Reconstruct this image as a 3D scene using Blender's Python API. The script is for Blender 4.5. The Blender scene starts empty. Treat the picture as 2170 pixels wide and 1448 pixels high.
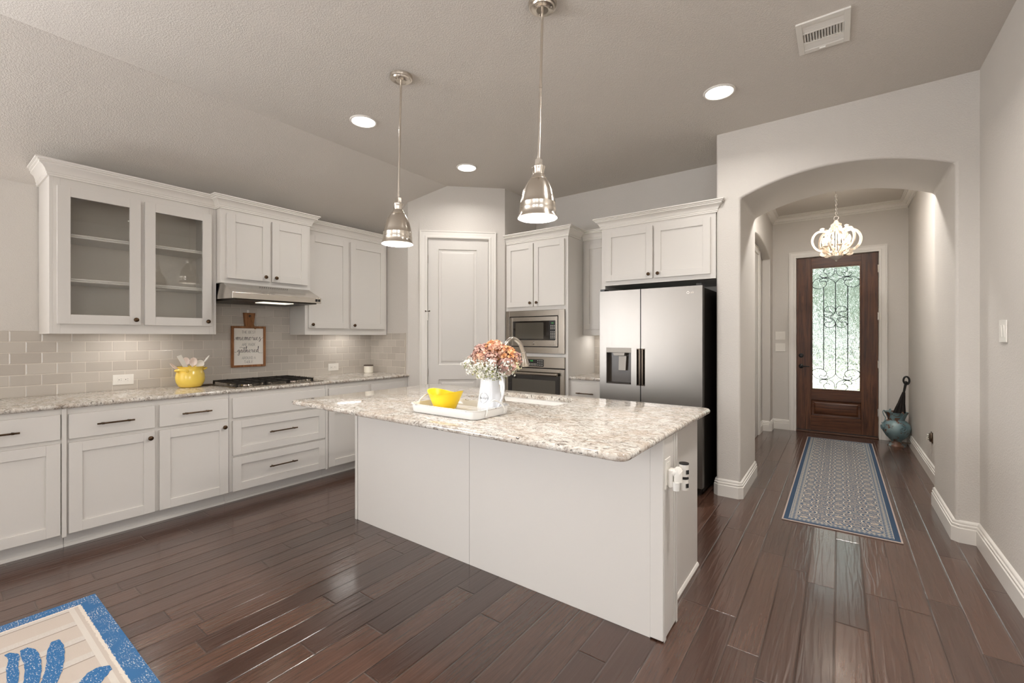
import bpy, bmesh, math, random
from mathutils import Vector, Matrix
random.seed(7)
SC = bpy.context.scene
COL = SC.collection
PI = math.pi
R = math.radians

# ------------------------------------------------------------------ camera, world, exposure
cam_data = bpy.data.cameras.new('camera')
cam_data.sensor_width = 36.0
cam_data.lens = 36.0 * 943.0 / 2170.0
cam_data.shift_y = -10.0 / 2170.0
cam_data.clip_start = 0.05
cam = bpy.data.objects.new('camera', cam_data)
COL.objects.link(cam)
cam.location = (0, 0, 1.33)
cam.rotation_euler = (R(90), 0, math.atan2(693, 943))
SC.camera = cam

SC.view_settings.view_transform = 'Standard'
SC.view_settings.look = 'None'
SC.view_settings.gamma = 1.0
SC.view_settings.exposure = 0.10
SC.view_settings.use_curve_mapping = False
SC.cycles.use_denoising = True
SC.cycles.max_bounces = 10
SC.cycles.diffuse_bounces = 5
SC.cycles.glossy_bounces = 5
SC.cycles.transmission_bounces = 8
SC.cycles.transparent_max_bounces = 8
SC.cycles.caustics_reflective = False
SC.cycles.caustics_refractive = False
SC.cycles.sample_clamp_indirect = 6.0
SC.cycles.blur_glossy = 0.5

world = bpy.data.worlds.new('world')
SC.world = world
world.use_nodes = True
wn = world.node_tree
wn.nodes.clear()
wo = wn.nodes.new('ShaderNodeOutputWorld')
wb = wn.nodes.new('ShaderNodeBackground')
sky = wn.nodes.new('ShaderNodeTexSky')
sky.sky_type = 'HOSEK_WILKIE'
sky.sun_direction = Vector((-0.3, 0.45, 0.75)).normalized()
sky.turbidity = 4.0
mixw = wn.nodes.new('ShaderNodeMixRGB')
mixw.inputs[0].default_value = 0.75
mixw.inputs[2].default_value = (1.0, 1.0, 1.0, 1)
wn.links.new(sky.outputs[0], mixw.inputs[1])
wn.links.new(mixw.outputs[0], wb.inputs[0])
wb.inputs[1].default_value = 7.0
wn.links.new(wb.outputs[0], wo.inputs[0])


def area_light(name, loc, rot, size, size_y, power, color=(1, 1, 1), shape='RECTANGLE', spread=PI):
    d = bpy.data.lights.new(name, 'AREA')
    d.shape = shape
    d.size = size
    if shape in ('RECTANGLE', 'ELLIPSE'):
        d.size_y = size_y
    d.energy = power
    d.color = color
    d.spread = spread
    o = bpy.data.objects.new(name, d)
    COL.objects.link(o)
    o.location = loc
    o.rotation_euler = rot
    return o


def point_light(name, loc, power, color, radius=0.03):
    d = bpy.data.lights.new(name, 'POINT')
    d.energy = power
    d.color = color
    d.shadow_soft_size = radius
    o = bpy.data.objects.new(name, d)
    COL.objects.link(o)
    o.location = loc
    return o


sd = bpy.data.lights.new('sun', 'SUN')
sd.energy = 18.0
sd.angle = R(1)
sd.color = (1, 0.97, 0.9)
sun = bpy.data.objects.new('sun', sd)
COL.objects.link(sun)
sun.rotation_euler = (R(-35), R(-20), 0)

# area lamps in windows of the unseen breakfast area, tilted up to brighten the ceiling (openings are in wall_rear and wall_side)
DAY = (0.972, 0.979, 1.015)
WPOW = 12
WINX = (-0.2, 2.0)
for wx in WINX:
    area_light('daylight_lamp', (wx, -3.93, 1.62), (R(122), 0, 0), 1.35, 1.75, WPOW, DAY)
area_light('daylight_lamp', (3.93, -2.0, 1.5), (R(120), 0, R(90)), 2.3, 1.9, 8, DAY)
area_light('daylight_lamp', (-4.50, -2.5, 1.5), (R(126), 0, R(-90)), 2.0, 1.5, 235, DAY)  # unseen left window lamp, added to light the right wall and ceiling
# recessed ceiling lights
WARM = (1.0, 0.961, 0.925)
CANS = ((-3.02, 2.133), (-3.01, 3.33), (-0.67, 3.34))
CANS_OUT = ((0.1, 2.0), (1.9, -1.6))
for cx_, cy_ in CANS + CANS_OUT:
    area_light('downlight_or_fill_lamp', (cx_, cy_, 3.012), (0, 0, 0), 0.15, 0.15, 28 if cx_ == 0.1 else 8, WARM, 'DISK', R(150))
# lights under the wall cabinets and the hood
area_light('under_cabinet_lamp', (-4.32, 1.03, 1.378), (0, 0, 0), 0.08, 0.30, 1.25, WARM)
area_light('under_cabinet_lamp', (-4.36, 2.86, 1.378), (0, 0, 0), 0.08, 0.30, 1.0, WARM)
area_light('under_cabinet_lamp', (-2.08, 4.56, 1.373), (0, 0, 0), 0.18, 0.08, 0.9, WARM)
area_light('hood_lamp', (-4.02, 1.93, 1.628), (0, 0, 0), 0.08, 0.25, 0.35, WARM)
# entry hall
area_light('downlight_or_fill_lamp', (-0.03, 5.3, 3.035), (0, 0, 0), 0.15, 0.15, 34, WARM, 'DISK')  # added fill lamp, hidden behind the arch, brightens the hall; no fixture there
for hx, hy in ((-0.026, 6.2),):
    point_light('chandelier_lamp', (hx, hy, 2.42), 5, (1.0, 0.92, 0.82), 0.10)

# ------------------------------------------------------------------ helpers


def lin(c):
    out = []
    for v in c[:3]:
        v = v / 255.0
        out.append(v / 12.92 if v <= 0.04045 else ((v + 0.055) / 1.055) ** 2.4)
    return (out[0], out[1], out[2], 1.0)


MATS = {}


def mat(name, color=(200, 200, 200), rough=0.5, metal=0.0, spec=0.5, coat=0.0, trans=0.0, ior=1.45, emit=None, es=0.0,
        linear=False):
    if name in MATS:
        return MATS[name]
    m = bpy.data.materials.new(name)
    m.use_nodes = True
    b = m.node_tree.nodes['Principled BSDF']
    b.inputs['Base Color'].default_value = color if linear else lin(color)
    b.inputs['Roughness'].default_value = rough
    b.inputs['Metallic'].default_value = metal
    b.inputs['Specular IOR Level'].default_value = spec
    b.inputs['Coat Weight'].default_value = coat
    b.inputs['Transmission Weight'].default_value = trans
    b.inputs['IOR'].default_value = ior
    if emit:
        b.inputs['Emission Color'].default_value = lin(emit)
        b.inputs['Emission Strength'].default_value = es
    MATS[name] = m
    return m


class NT:
    """small node-graph writer"""

    def __init__(self, m):
        self.m = m
        self.t = m.node_tree
        self.b = self.t.nodes['Principled BSDF']

    def n(self, typ, **kw):
        nd = self.t.nodes.new(typ)
        for k, v in kw.items():
            if k == 'inp':
                for i, val in v.items():
                    if hasattr(val, 'is_linked') or hasattr(val, 'links'):
                        self.t.links.new(val, nd.inputs[i])
                    else:
                        nd.inputs[i].default_value = val
            else:
                setattr(nd, k, v)
        return nd

    def math(self, op, a, b=None, c=None, clamp=False):
        nd = self.t.nodes.new('ShaderNodeMath')
        nd.operation = op
        nd.use_clamp = clamp
        for i, v in enumerate((a, b, c)):
            if v is None:
                continue
            if isinstance(v, (int, float)):
                nd.inputs[i].default_value = v
            else:
                self.t.links.new(v, nd.inputs[i])
        return nd.outputs[0]

    def mix(self, fac, a, b, blend='MIX'):
        nd = self.t.nodes.new('ShaderNodeMixRGB')
        nd.blend_type = blend
        for i, v in enumerate((fac, a, b)):
            if isinstance(v, (int, float)):
                nd.inputs[i].default_value = v
            elif isinstance(v, tuple):
                nd.inputs[i].default_value = v
            else:
                self.t.links.new(v, nd.inputs[i])
        return nd.outputs[0]

    def pos(self):
        return self.n('ShaderNodeNewGeometry').outputs['Position']

    def obj(self):
        return self.n('ShaderNodeTexCoord').outputs['Object']

    def xyz(self, v):
        s = self.n('ShaderNodeSeparateXYZ')
        self.t.links.new(v, s.inputs[0])
        return s.outputs[0], s.outputs[1], s.outputs[2]

    def comb(self, x, y, z=0.0):
        nd = self.t.nodes.new('ShaderNodeCombineXYZ')
        for i, v in enumerate((x, y, z)):
            if isinstance(v, (int, float)):
                nd.inputs[i].default_value = v
            else:
                self.t.links.new(v, nd.inputs[i])
        return nd.outputs[0]

    def mapping(self, v, scale=(1, 1, 1), loc=(0, 0, 0), rot=(0, 0, 0)):
        nd = self.n('ShaderNodeMapping')
        self.t.links.new(v, nd.inputs[0])
        nd.inputs['Scale'].default_value = scale
        nd.inputs['Location'].default_value = loc
        nd.inputs['Rotation'].default_value = rot
        return nd.outputs[0]

    def noise(self, v, scale, detail=2.0, rough=0.5, dist=0.0, out=0):
        nd = self.n('ShaderNodeTexNoise')
        self.t.links.new(v, nd.inputs['Vector'])
        nd.inputs['Scale'].default_value = scale
        nd.inputs['Detail'].default_value = detail
        nd.inputs['Roughness'].default_value = rough
        nd.inputs['Distortion'].default_value = dist
        return nd.outputs[out]

    def vor(self, v, scale, feature='F1', out='Distance', rnd=1.0):
        nd = self.n('ShaderNodeTexVoronoi', feature=feature)
        self.t.links.new(v, nd.inputs['Vector'])
        nd.inputs['Scale'].default_value = scale
        nd.inputs['Randomness'].default_value = rnd
        return nd.outputs[out]

    def ramp(self, fac, stops, interp='LINEAR'):
        nd = self.n('ShaderNodeValToRGB')
        cr = nd.color_ramp
        cr.interpolation = interp
        while len(cr.elements) < len(stops):
            cr.elements.new(0.5)
        for e, (p, c) in zip(cr.elements, stops):
            e.position = p
            e.color = c if len(c) == 4 else lin(c)
        self.t.links.new(fac, nd.inputs[0])
        return nd.outputs[0]

    def bump(self, h, strength=0.3, dist=0.01, prev=None):
        nd = self.n('ShaderNodeBump')
        nd.inputs['Strength'].default_value = strength
        nd.inputs['Distance'].default_value = dist
        self.t.links.new(h, nd.inputs['Height'])
        if prev is not None:
            self.t.links.new(prev, nd.inputs['Normal'])
        return nd.outputs[0]

    def set(self, name, v):
        if isinstance(v, (int, float, tuple)):
            self.b.inputs[name].default_value = v
        else:
            self.t.links.new(v, self.b.inputs[name])


W = (1, 1, 1, 1)
K = (0, 0, 0, 1)

# ---- materials
def paint(name, color, bscale, bstr, rough=0.75, dist=0.004):
    m = mat(name, color, rough, spec=0.25)
    g = NT(m)
    p = g.pos()
    n1 = g.noise(p, bscale, 3.0, 0.55, 0.6)
    h = g.ramp(n1, [(0.42, K), (0.62, W)])
    g.set('Normal', g.bump(h, bstr, dist))
    n2 = g.noise(p, 1.1, 1.0)
    g.set('Base Color', g.mix(g.math('MULTIPLY', n2, 0.12), lin(color), lin(tuple(c * 0.9 for c in color))))
    return m


M_WALL = paint('wall_paint', (205, 200, 193), 110, 0.25)
M_CEIL = paint('ceiling_paint', (209, 203, 195), 125, 0.4, 0.85, 0.004)
M_WHITE = mat('white_cabinet_paint', (210, 206, 200), 0.38, spec=0.4)
M_TRIM = mat('white_trim_paint', (222, 218, 211), 0.35, spec=0.45)
g = NT(M_WHITE)
g.set('Normal', g.bump(g.noise(g.mapping(g.pos(), (60, 60, 4)), 3, 2), 0.04, 0.002))
M_CABIN = mat('cabinet_interior', (212, 204, 192), 0.5)
M_DARK = mat('dark_gap', (25, 20, 16), 0.7)
M_BRONZE = mat('oil_rubbed_bronze', (62, 48, 36), 0.32, 0.9)
g = NT(M_BRONZE)
g.set('Base Color', g.mix(g.noise(g.pos(), 60, 2), lin((40, 30, 24)), lin((104, 82, 60))))
M_BLACK = mat('black_plastic', (24, 23, 22), 0.3)
M_BLKGLASS = mat('black_glass', (30, 26, 22), 0.06, spec=0.8, coat=0.3)
M_PLASTIC = mat('white_plastic', (224, 220, 212), 0.3)
M_PORC = mat('white_enamel', (228, 226, 222), 0.12, spec=0.6)
M_IRON = mat('cast_iron', (30, 26, 22), 0.55, spec=0.3)
M_WIRON = mat('wrought_iron', (34, 42, 48), 0.5, 0.3)


def steel(name, color, rough, axis_scale, bs=0.05, metal=1.0):
    m = mat(name, color, rough, metal)
    g = NT(m)
    p = g.mapping(g.obj(), axis_scale)
    n = g.noise(p, 1.0, 3.0, 0.6)
    g.set('Normal', g.bump(n, bs, 0.001))
    g.set('Roughness', g.math('ADD', g.math('MULTIPLY', n, 0.14), rough - 0.07))
    return m


M_STEEL = steel('brushed_steel', (168, 160, 149), 0.25, (6, 6, 1500), 0.035)
M_NICKEL = steel('brushed_nickel', (216, 208, 197), 0.24, (2, 2, 700), 0.06)
for mm_ in (M_NICKEL,):
    tn = mm_.node_tree.nodes.new('ShaderNodeTangent')
    tn.direction_type = 'RADIAL'
    tn.axis = 'Z'
    b_ = mm_.node_tree.nodes['Principled BSDF']
    b_.inputs['Anisotropic'].default_value = 0.6
    b_.inputs['Anisotropic Rotation'].default_value = 0.25
    mm_.node_tree.links.new(tn.outputs[0], b_.inputs['Tangent'])
M_NICKEL2 = mat('satin_nickel', (205, 198, 188), 0.2, 1.0)
M_STEELDK = mat('dark_steel_side', (52, 46, 40), 0.4, 0.7)
M_CHROME = mat('polished_chrome', (225, 222, 218), 0.06, 1.0)

# hardwood: hand-scraped dark planks running along Y
M_FLOOR = mat('hand_scraped_hardwood', (84, 60, 50), 0.3)
g = NT(M_FLOOR)
x, y, z = g.xyz(g.pos())
pw = 0.125
u = g.math('DIVIDE', g.math('SUBTRACT', x, 0.234), pw)
iu = g.math('FLOOR', u)
fu = g.math('FRACT', u)
wn1 = g.n('ShaderNodeTexWhiteNoise', noise_dimensions='1D')
g.t.links.new(iu, wn1.inputs['W'])
off = g.math('MULTIPLY', wn1.outputs['Value'], 7.3)
v = g.math('ADD', g.math('DIVIDE', y, 1.05), off)
iv = g.math('FLOOR', v)
fv = g.math('FRACT', v)
wn2 = g.n('ShaderNodeTexWhiteNoise', noise_dimensions='3D')
g.t.links.new(g.comb(iu, iv, 0.5), wn2.inputs['Vector'])
rnd = wn2.outputs['Value']
shift = g.comb(g.math('MULTIPLY', rnd, 13.0), g.math('MULTIPLY', rnd, 31.0), 0.0)
pv = g.n('ShaderNodeVectorMath', operation='ADD', inp={0: g.comb(x, y, 0.0), 1: shift}).outputs[0]
grain = g.noise(g.mapping(pv, (55, 2.2, 1)), 1.6, 5, 0.62, 0.9)
fine = g.noise(g.mapping(pv, (230, 9, 1)), 1.3, 3, 0.6, 0.2)
rings = g.noise(g.mapping(pv, (10, 1.1, 1)), 1.0, 1, 0.5, 0.3)
ringw = g.math('SINE', g.math('MULTIPLY', rings, 60.0))
base = g.ramp(rnd, [(0.0, (68, 47, 38)), (0.3, (78, 54, 44)), (0.65, (86, 61, 50)), (1.0, (98, 70, 57))])
c1 = g.mix(g.math('MULTIPLY', g.ramp(grain, [(0.35, W), (0.7, K)]), 0.45), base, lin((44, 27, 20)))
c2 = g.mix(g.math('MULTIPLY', g.ramp(fine, [(0.58, K), (0.75, W)]), 0.35), c1, lin((42, 26, 19)))
c3 = g.mix(g.math('MULTIPLY', g.ramp(ringw, [(0.5, K), (1.0, W)]), 0.16), c2, lin((46, 29, 22)))
du = g.math('MULTIPLY', g.math('MINIMUM', fu, g.math('SUBTRACT', 1.0, fu)), pw)
dv = g.math('MULTIPLY', g.math('MINIMUM', fv, g.math('SUBTRACT', 1.0, fv)), 1.05)
dd = g.math('MINIMUM', du, dv)
seam = g.n('ShaderNodeMapRange', inp={0: dd, 1: 0.0006, 2: 0.0022, 3: 1.0, 4: 0.0}).outputs[0]
col = g.mix(seam, c3, lin((30, 18, 13)))
g.set('Base Color', col)
edge = g.n('ShaderNodeMapRange', inp={0: dd, 1: 0.0, 2: 0.006, 3: 0.0, 4: 1.0}).outputs[0]
scr = g.noise(g.mapping(pv, (52, 3.4, 1)), 1.0, 1, 0.4, 0.7)
b1 = g.bump(scr, 0.26, 0.006)
b2 = g.bump(fine, 0.025, 0.0012, b1)
b3 = g.bump(edge, 0.9, 0.0025, b2)
g.set('Normal', b3)
g.set('Roughness', g.math('ADD', g.math('MULTIPLY', fine, 0.06), 0.20))
g.set('Specular IOR Level', 0.8)
g.set('Coat Weight', 0.4)
g.set('Coat Roughness', 0.14)

# granite
M_GRAN = mat('white_granite', (200, 192, 180), 0.07, spec=0.6)
g = NT(M_GRAN)
p = g.pos()
ps = g.mapping(p, (1.0, 1.55, 1.0), rot=(0, 0, R(12)))
cl = g.noise(ps, 5.5, 5, 0.65, 0.8)
md = g.noise(ps, 26, 5, 0.7, 1.0)
mk = g.noise(ps, 9, 3, 0.6, 0.5)
fl = g.noise(ps, 95, 3, 0.65, 0.6)
cA = g.ramp(md, [(0.32, (104, 96, 88)), (0.43, (164, 155, 145)), (0.52, (198, 193, 184)), (0.68, (220, 217, 210))])
cB = g.mix(g.math('MULTIPLY', g.ramp(cl, [(0.45, K), (0.66, W)]), 0.6), cA, lin((176, 158, 140)))
vein = g.ramp(g.noise(g.mapping(ps, (1.0, 2.0, 1)), 15, 6, 0.72, 1.3), [(0.56, K), (0.64, W)])
cC = g.mix(g.math('MULTIPLY', vein, g.ramp(mk, [(0.45, K), (0.62, (190, 190, 190))])), cB, lin((96, 78, 64)))
spk = g.ramp(fl, [(0.585, K), (0.63, W)])
spm = g.ramp(g.noise(ps, 13, 2, 0.5), [(0.44, K), (0.54, W)])
cD = g.mix(g.math('MULTIPLY', spk, g.math('MULTIPLY', spm, 0.85)), cC, lin((46, 38, 33)))
blk = g.ramp(g.noise(ps, 40, 3, 0.6, 0.8), [(0.64, K), (0.67, W)])
cE = g.mix(g.math('MULTIPLY', blk, 0.85), cD, lin((40, 32, 28)))
wh = g.ramp(g.noise(ps, 48, 2, 0.6, 0.5), [(0.58, K), (0.66, W)])
cF = g.mix(g.math('MULTIPLY', wh, 0.35), cE, lin((236, 234, 228)))
g.set('Base Color', cF)

# glazed subway tile, brick laid; built from world coordinates (horizontal coordinate, z)
def tile_mat(name, horiz, off):
    m = mat(name, (176, 165, 152), 0.12, spec=0.55)
    g = NT(m)
    x, y, z = g.xyz(g.pos())
    hcoord = y if horiz == 'y' else x
    tw, th = 0.152, 0.0762
    r = g.math('DIVIDE', g.math('SUBTRACT', z, 0.914), th)
    ir = g.math('FLOOR', r)
    fr = g.math('FRACT', r)
    half = g.math('MULTIPLY', g.math('MODULO', ir, 2.0), 0.5)
    c = g.math('ADD', g.math('DIVIDE', g.math('SUBTRACT', hcoord, off), tw), half)
    ic = g.math('FLOOR', c)
    fc = g.math('FRACT', c)
    du = g.math('MULTIPLY', g.math('MINIMUM', fc, g.math('SUBTRACT', 1.0, fc)), tw)
    dv = g.math('MULTIPLY', g.math('MINIMUM', fr, g.math('SUBTRACT', 1.0, fr)), th)
    d = g.math('MINIMUM', du, dv)
    gr = g.n('ShaderNodeMapRange', inp={0: d, 1: 0.0012, 2: 0.0020, 3: 1.0, 4: 0.0}).outputs[0]
    wn = g.n('ShaderNodeTexWhiteNoise', noise_dimensions='3D')
    g.t.links.new(g.comb(ic, ir, 1.5), wn.inputs['Vector'])
    tc = g.mix(wn.outputs['Value'], lin((177, 169, 159)), lin((190, 183, 173)))
    g.set('Base Color', g.mix(gr, tc, lin((205, 197, 185))))
    g.set('Roughness', g.math('ADD', g.math('MULTIPLY', gr, 0.6), 0.1))
    h = g.n('ShaderNodeMapRange', inp={0: d, 1: 0.0008, 2: 0.0065, 3: 0.0, 4: 1.0}).outputs[0]
    g.set('Normal', g.bump(h, 0.5, 0.002))
    return m


M_TILE_Y = tile_mat('glazed_tile_left', 'y', 0.03)
M_TILE_X = tile_mat('glazed_tile_back', 'x', -4.52)

# door wood (vertical grain)
def wood(name, c0, c1, c2, rough, sc, rot=(0, 0, 0)):
    m = mat(name, c1, rough, spec=0.4)
    g = NT(m)
    p = g.mapping(g.pos(), sc, rot=rot)
    n = g.noise(p, 1.0, 5, 0.65, 0.7)
    f = g.noise(g.mapping(p, (5, 5, 5)), 1.0, 3, 0.6)
    c = g.ramp(n, [(0.3, c0), (0.5, c1), (0.72, c2)])
    g.set('Base Color', g.mix(g.math('MULTIPLY', g.ramp(f, [(0.5, K), (0.7, W)]), 0.4), c, lin(c0)))
    g.set('Normal', g.bump(f, 0.15, 0.001))
    return m


M_DOORV = wood('mahogany_stile', (52, 30, 18), (88, 54, 34), (116, 74, 46), 0.33, (34, 34, 1.8))
M_DOORH = wood('mahogany_rail', (52, 30, 18), (86, 52, 33), (114, 72, 45), 0.33, (1.8, 34, 34))
M_OAK = wood('plaque_wood', (104, 66, 38), (140, 94, 58), (166, 116, 74), 0.6, (30, 30, 4))
M_CHWOOD = wood('whitewashed_wood', (196, 176, 152), (224, 210, 192), (238, 228, 214), 0.6, (20, 20, 20))
M_SPOONW = wood('pale_spoon_wood', (206, 184, 172), (224, 208, 198), (236, 224, 216), 0.6, (30, 30, 8))

# rippled door glass: part clear, part bent by the ripples, with a glossy face
M_RIPPLE = bpy.data.materials.new('rippled_glass')
M_RIPPLE.use_nodes = True
g = NT(M_RIPPLE)
p = g.mapping(g.pos(), (1, 1, 0.6))
v1 = g.vor(p, 30, 'SMOOTH_F1')
v2 = g.noise(p, 18, 1, 0.4, 1.6)
nb = g.bump(g.math('ADD', v1, v2), 1.0, 0.03)
t = M_RIPPLE.node_tree
rf = t.nodes.new('ShaderNodeBsdfRefraction')
rf.inputs['IOR'].default_value = 1.25
rf.inputs['Roughness'].default_value = 0.08
rf.inputs['Color'].default_value = (0.93, 0.96, 0.95, 1)
tr = t.nodes.new('ShaderNodeBsdfTransparent')
tr.inputs[0].default_value = (0.93, 0.96, 0.95, 1)
gl = t.nodes.new('ShaderNodeBsdfGlossy')
gl.inputs['Roughness'].default_value = 0.08
t.links.new(nb, rf.inputs['Normal'])
t.links.new(nb, gl.inputs['Normal'])
m1 = t.nodes.new('ShaderNodeMixShader')
m1.inputs[0].default_value = 0.8
t.links.new(tr.outputs[0], m1.inputs[1])
t.links.new(rf.outputs[0], m1.inputs[2])
m2 = t.nodes.new('ShaderNodeMixShader')
m2.inputs[0].default_value = 0.10
t.links.new(m1.outputs[0], m2.inputs[1])
t.links.new(gl.outputs[0], m2.inputs[2])
t.links.new(m2.outputs[0], t.nodes['Material Output'].inputs[0])

M_PANE = bpy.data.materials.new('cabinet_glass')
M_PANE.use_nodes = True
t = M_PANE.node_tree
t.nodes.clear()
o_ = t.nodes.new('ShaderNodeOutputMaterial')
mx = t.nodes.new('ShaderNodeMixShader')
tr = t.nodes.new('ShaderNodeBsdfTransparent')
gl = t.nodes.new('ShaderNodeBsdfGlossy')
gl.inputs['Roughness'].default_value = 0.0
tr.inputs[0].default_value = (0.97, 0.97, 0.96, 1)
fr = t.nodes.new('ShaderNodeFresnel')
fr.inputs[0].default_value = 1.55
fm = t.nodes.new('ShaderNodeMath')
fm.operation = 'MULTIPLY'
fm.inputs[1].default_value = 2.2
t.links.new(fr.outputs[0], fm.inputs[0])
ge = t.nodes.new('ShaderNodeNewGeometry')
ib = t.nodes.new('ShaderNodeMath')
ib.operation = 'SUBTRACT'
ib.inputs[0].default_value = 1.0
t.links.new(ge.outputs['Backfacing'], ib.inputs[1])
f2 = t.nodes.new('ShaderNodeMath')
f2.operation = 'MULTIPLY'
t.links.new(fm.outputs[0], f2.inputs[0])
t.links.new(ib.outputs[0], f2.inputs[1])
t.links.new(f2.outputs[0], mx.inputs[0])
t.links.new(tr.outputs[0], mx.inputs[1])
t.links.new(gl.outputs[0], mx.inputs[2])
t.links.new(mx.outputs[0], o_.inputs[0])

M_LENS = mat('lamp_lens', (255, 250, 242), 0.5, emit=(255, 247, 235), es=9.0)
M_BULB = mat('lamp_bulb', (255, 250, 242), 0.5, emit=(255, 240, 220), es=14.0)
M_CANDLEBULB = mat('candle_bulb', (255, 250, 242), 0.5, emit=(255, 226, 186), es=3.0)
M_SHADEIN = mat('white_shade_lining', (245, 243, 238), 0.5)
M_GREEN = mat('green_display', (20, 30, 20), 0.4, emit=(60, 220, 90), es=0.9)
M_LEGEND = mat('printed_legend', (205, 200, 190), 0.5)


# ------------------------------------------------------------------ mesh builder
class MB:
    def __init__(self):
        self.v = []
        self.f = []
        self.m = []

    def add(self, vs, fs, m=0):
        o = len(self.v)
        self.v += [tuple(p) for p in vs]
        self.f += [tuple(i + o for i in f) for f in fs]
        self.m += [m] * len(fs)
        return self

    def box(self, x0, x1, y0, y1, z0, z1, m=0):
        x0, x1 = sorted((x0, x1))
        y0, y1 = sorted((y0, y1))
        z0, z1 = sorted((z0, z1))
        vs = [(x0, y0, z0), (x1, y0, z0), (x1, y1, z0), (x0, y1, z0), (x0, y0, z1), (x1, y0, z1), (x1, y1, z1), (x0, y1, z1)]
        return self.add(vs, [(0, 3, 2, 1), (4, 5, 6, 7), (0, 1, 5, 4), (1, 2, 6, 5), (2, 3, 7, 6), (3, 0, 4, 7)], m)

    def prism(self, pts, axis, a0, a1, m=0):
        n = len(pts)
        P = {'x': lambda p, a: (a, p[0], p[1]), 'y': lambda p, a: (p[0], a, p[1]), 'z': lambda p, a: (p[0], p[1], a)}[axis]
        vs = [P(p, a0) for p in pts] + [P(p, a1) for p in pts]
        fs = [tuple(range(n - 1, -1, -1)), tuple(range(n, 2 * n))]
        fs += [(i, (i + 1) % n, n + (i + 1) % n, n + i) for i in range(n)]
        return self.add(vs, fs, m)

    def lathe(self, prof, c=(0, 0, 0), n=32, m=0, close=False, flute=None, axis='z'):
        vs = []
        fs = []
        k = len(prof)
        for i in range(n):
            a = 2 * PI * i / n
            for j, (r, z) in enumerate(prof):
                rr = r * (flute(a, j) if flute else 1.0)
                p = (rr * math.cos(a), rr * math.sin(a), z)
                if axis == 'x':
                    p = (p[2], p[0], p[1])
                elif axis == 'y':
                    p = (p[0], p[2], p[1])
                vs.append((p[0] + c[0], p[1] + c[1], p[2] + c[2]))
        for i in range(n):
            i2 = (i + 1) % n
            for j in range(k - 1 + (1 if close else 0)):
                j2 = (j + 1) % k
                a_, b_, c_, d_ = i * k + j, i2 * k + j, i2 * k + j2, i * k + j2
                fs.append((a_, b_, c_, d_))
        return self.add(vs, fs, m)

    def tube(self, pts, r, n=10, closed=False, m=0, caps=True):
        pts = [Vector(p) for p in pts]
        N = len(pts)
        rs = r if isinstance(r, (list, tuple)) else [r] * N
        tg = []
        for i in range(N):
            if closed:
                t_ = pts[(i + 1) % N] - pts[i - 1]
            else:
                t_ = pts[min(i + 1, N - 1)] - pts[max(i - 1, 0)]
            tg.append(t_.normalized())
        up = Vector((0, 0, 1)) if abs(tg[0].z) < 0.9 else Vector((1, 0, 0))
        nrm = (up - tg[0] * up.dot(tg[0])).normalized()
        vs = []
        for i in range(N):
            nrm = nrm - tg[i] * nrm.dot(tg[i])
            nrm.normalize()
            bn = tg[i].cross(nrm)
            for j in range(n):
                a = 2 * PI * j / n
                vs.append(pts[i] + nrm * (rs[i] * math.cos(a)) + bn * (rs[i] * math.sin(a)))
        fs = []
        for i in range(N if closed else N - 1):
            i2 = (i + 1) % N
            for j in range(n):
                j2 = (j + 1) % n
                fs.append((i * n + j, i2 * n + j, i2 * n + j2, i * n + j2))
        if caps and not closed:
            fs.append(tuple(range(n)))
            fs.append(tuple(range((N - 1) * n + n - 1, (N - 1) * n - 1, -1)))
        return self.add(vs, fs, m)

    def sweep(self, prof, path, z, side=1, m=0, closed=False):
        """prof: (out, up) closed outline; path: xy polyline, mitred; side=+1 puts 'out' to the right of travel"""
        P = [Vector((p[0], p[1])) for p in path]
        N = len(P)
        vs = []
        for i in range(N):
            if closed:
                d0 = (P[i] - P[i - 1]).normalized()
                d1 = (P[(i + 1) % N] - P[i]).normalized()
            else:
                d0 = (P[i] - P[i - 1]).normalized() if i > 0 else (P[1] - P[0]).normalized()
                d1 = (P[i + 1] - P[i]).normalized() if i < N - 1 else d0
            n0 = Vector((d0.y, -d0.x)) * side
            n1 = Vector((d1.y, -d1.x)) * side
            mm = (n0 + n1).normalized()
            mm = mm / max(0.25, mm.dot(n0))
            for (o, u_) in prof:
                vs.append((P[i].x + mm.x * o, P[i].y + mm.y * o, z + u_))
        k = len(prof)
        fs = []
        for i in range(N if closed else N - 1):
            i2 = (i + 1) % N
            for j in range(k):
                j2 = (j + 1) % k
                fs.append((i * k + j, i2 * k + j, i2 * k + j2, i * k + j2))
        if not closed:
            fs.append(tuple(range(k)))
            fs.append(tuple(range((N - 1) * k + k - 1, (N - 1) * k - 1, -1)))
        return self.add(vs, fs, m)

    def sphere(self, c, r, nu=16, nv=10, s=(1, 1, 1), m=0):
        vs = [(c[0], c[1], c[2] - r * s[2])]
        for j in range(1, nv):
            ph = -PI / 2 + PI * j / nv
            for i in range(nu):
                a = 2 * PI * i / nu
                vs.append((c[0] + r * s[0] * math.cos(ph) * math.cos(a), c[1] + r * s[1] * math.cos(ph) * math.sin(a),
                           c[2] + r * s[2] * math.sin(ph)))
        vs.append((c[0], c[1], c[2] + r * s[2]))
        fs = []
        for i in range(nu):
            fs.append((0, 1 + (i + 1) % nu, 1 + i))
            top = len(vs) - 1
            b_ = 1 + (nv - 2) * nu
            fs.append((top, b_ + i, b_ + (i + 1) % nu))
        for j in range(nv - 2):
            for i in range(nu):
                a_ = 1 + j * nu
                fs.append((a_ + i, a_ + (i + 1) % nu, a_ + nu + (i + 1) % nu, a_ + nu + i))
        return self.add(vs, fs, m)

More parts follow.
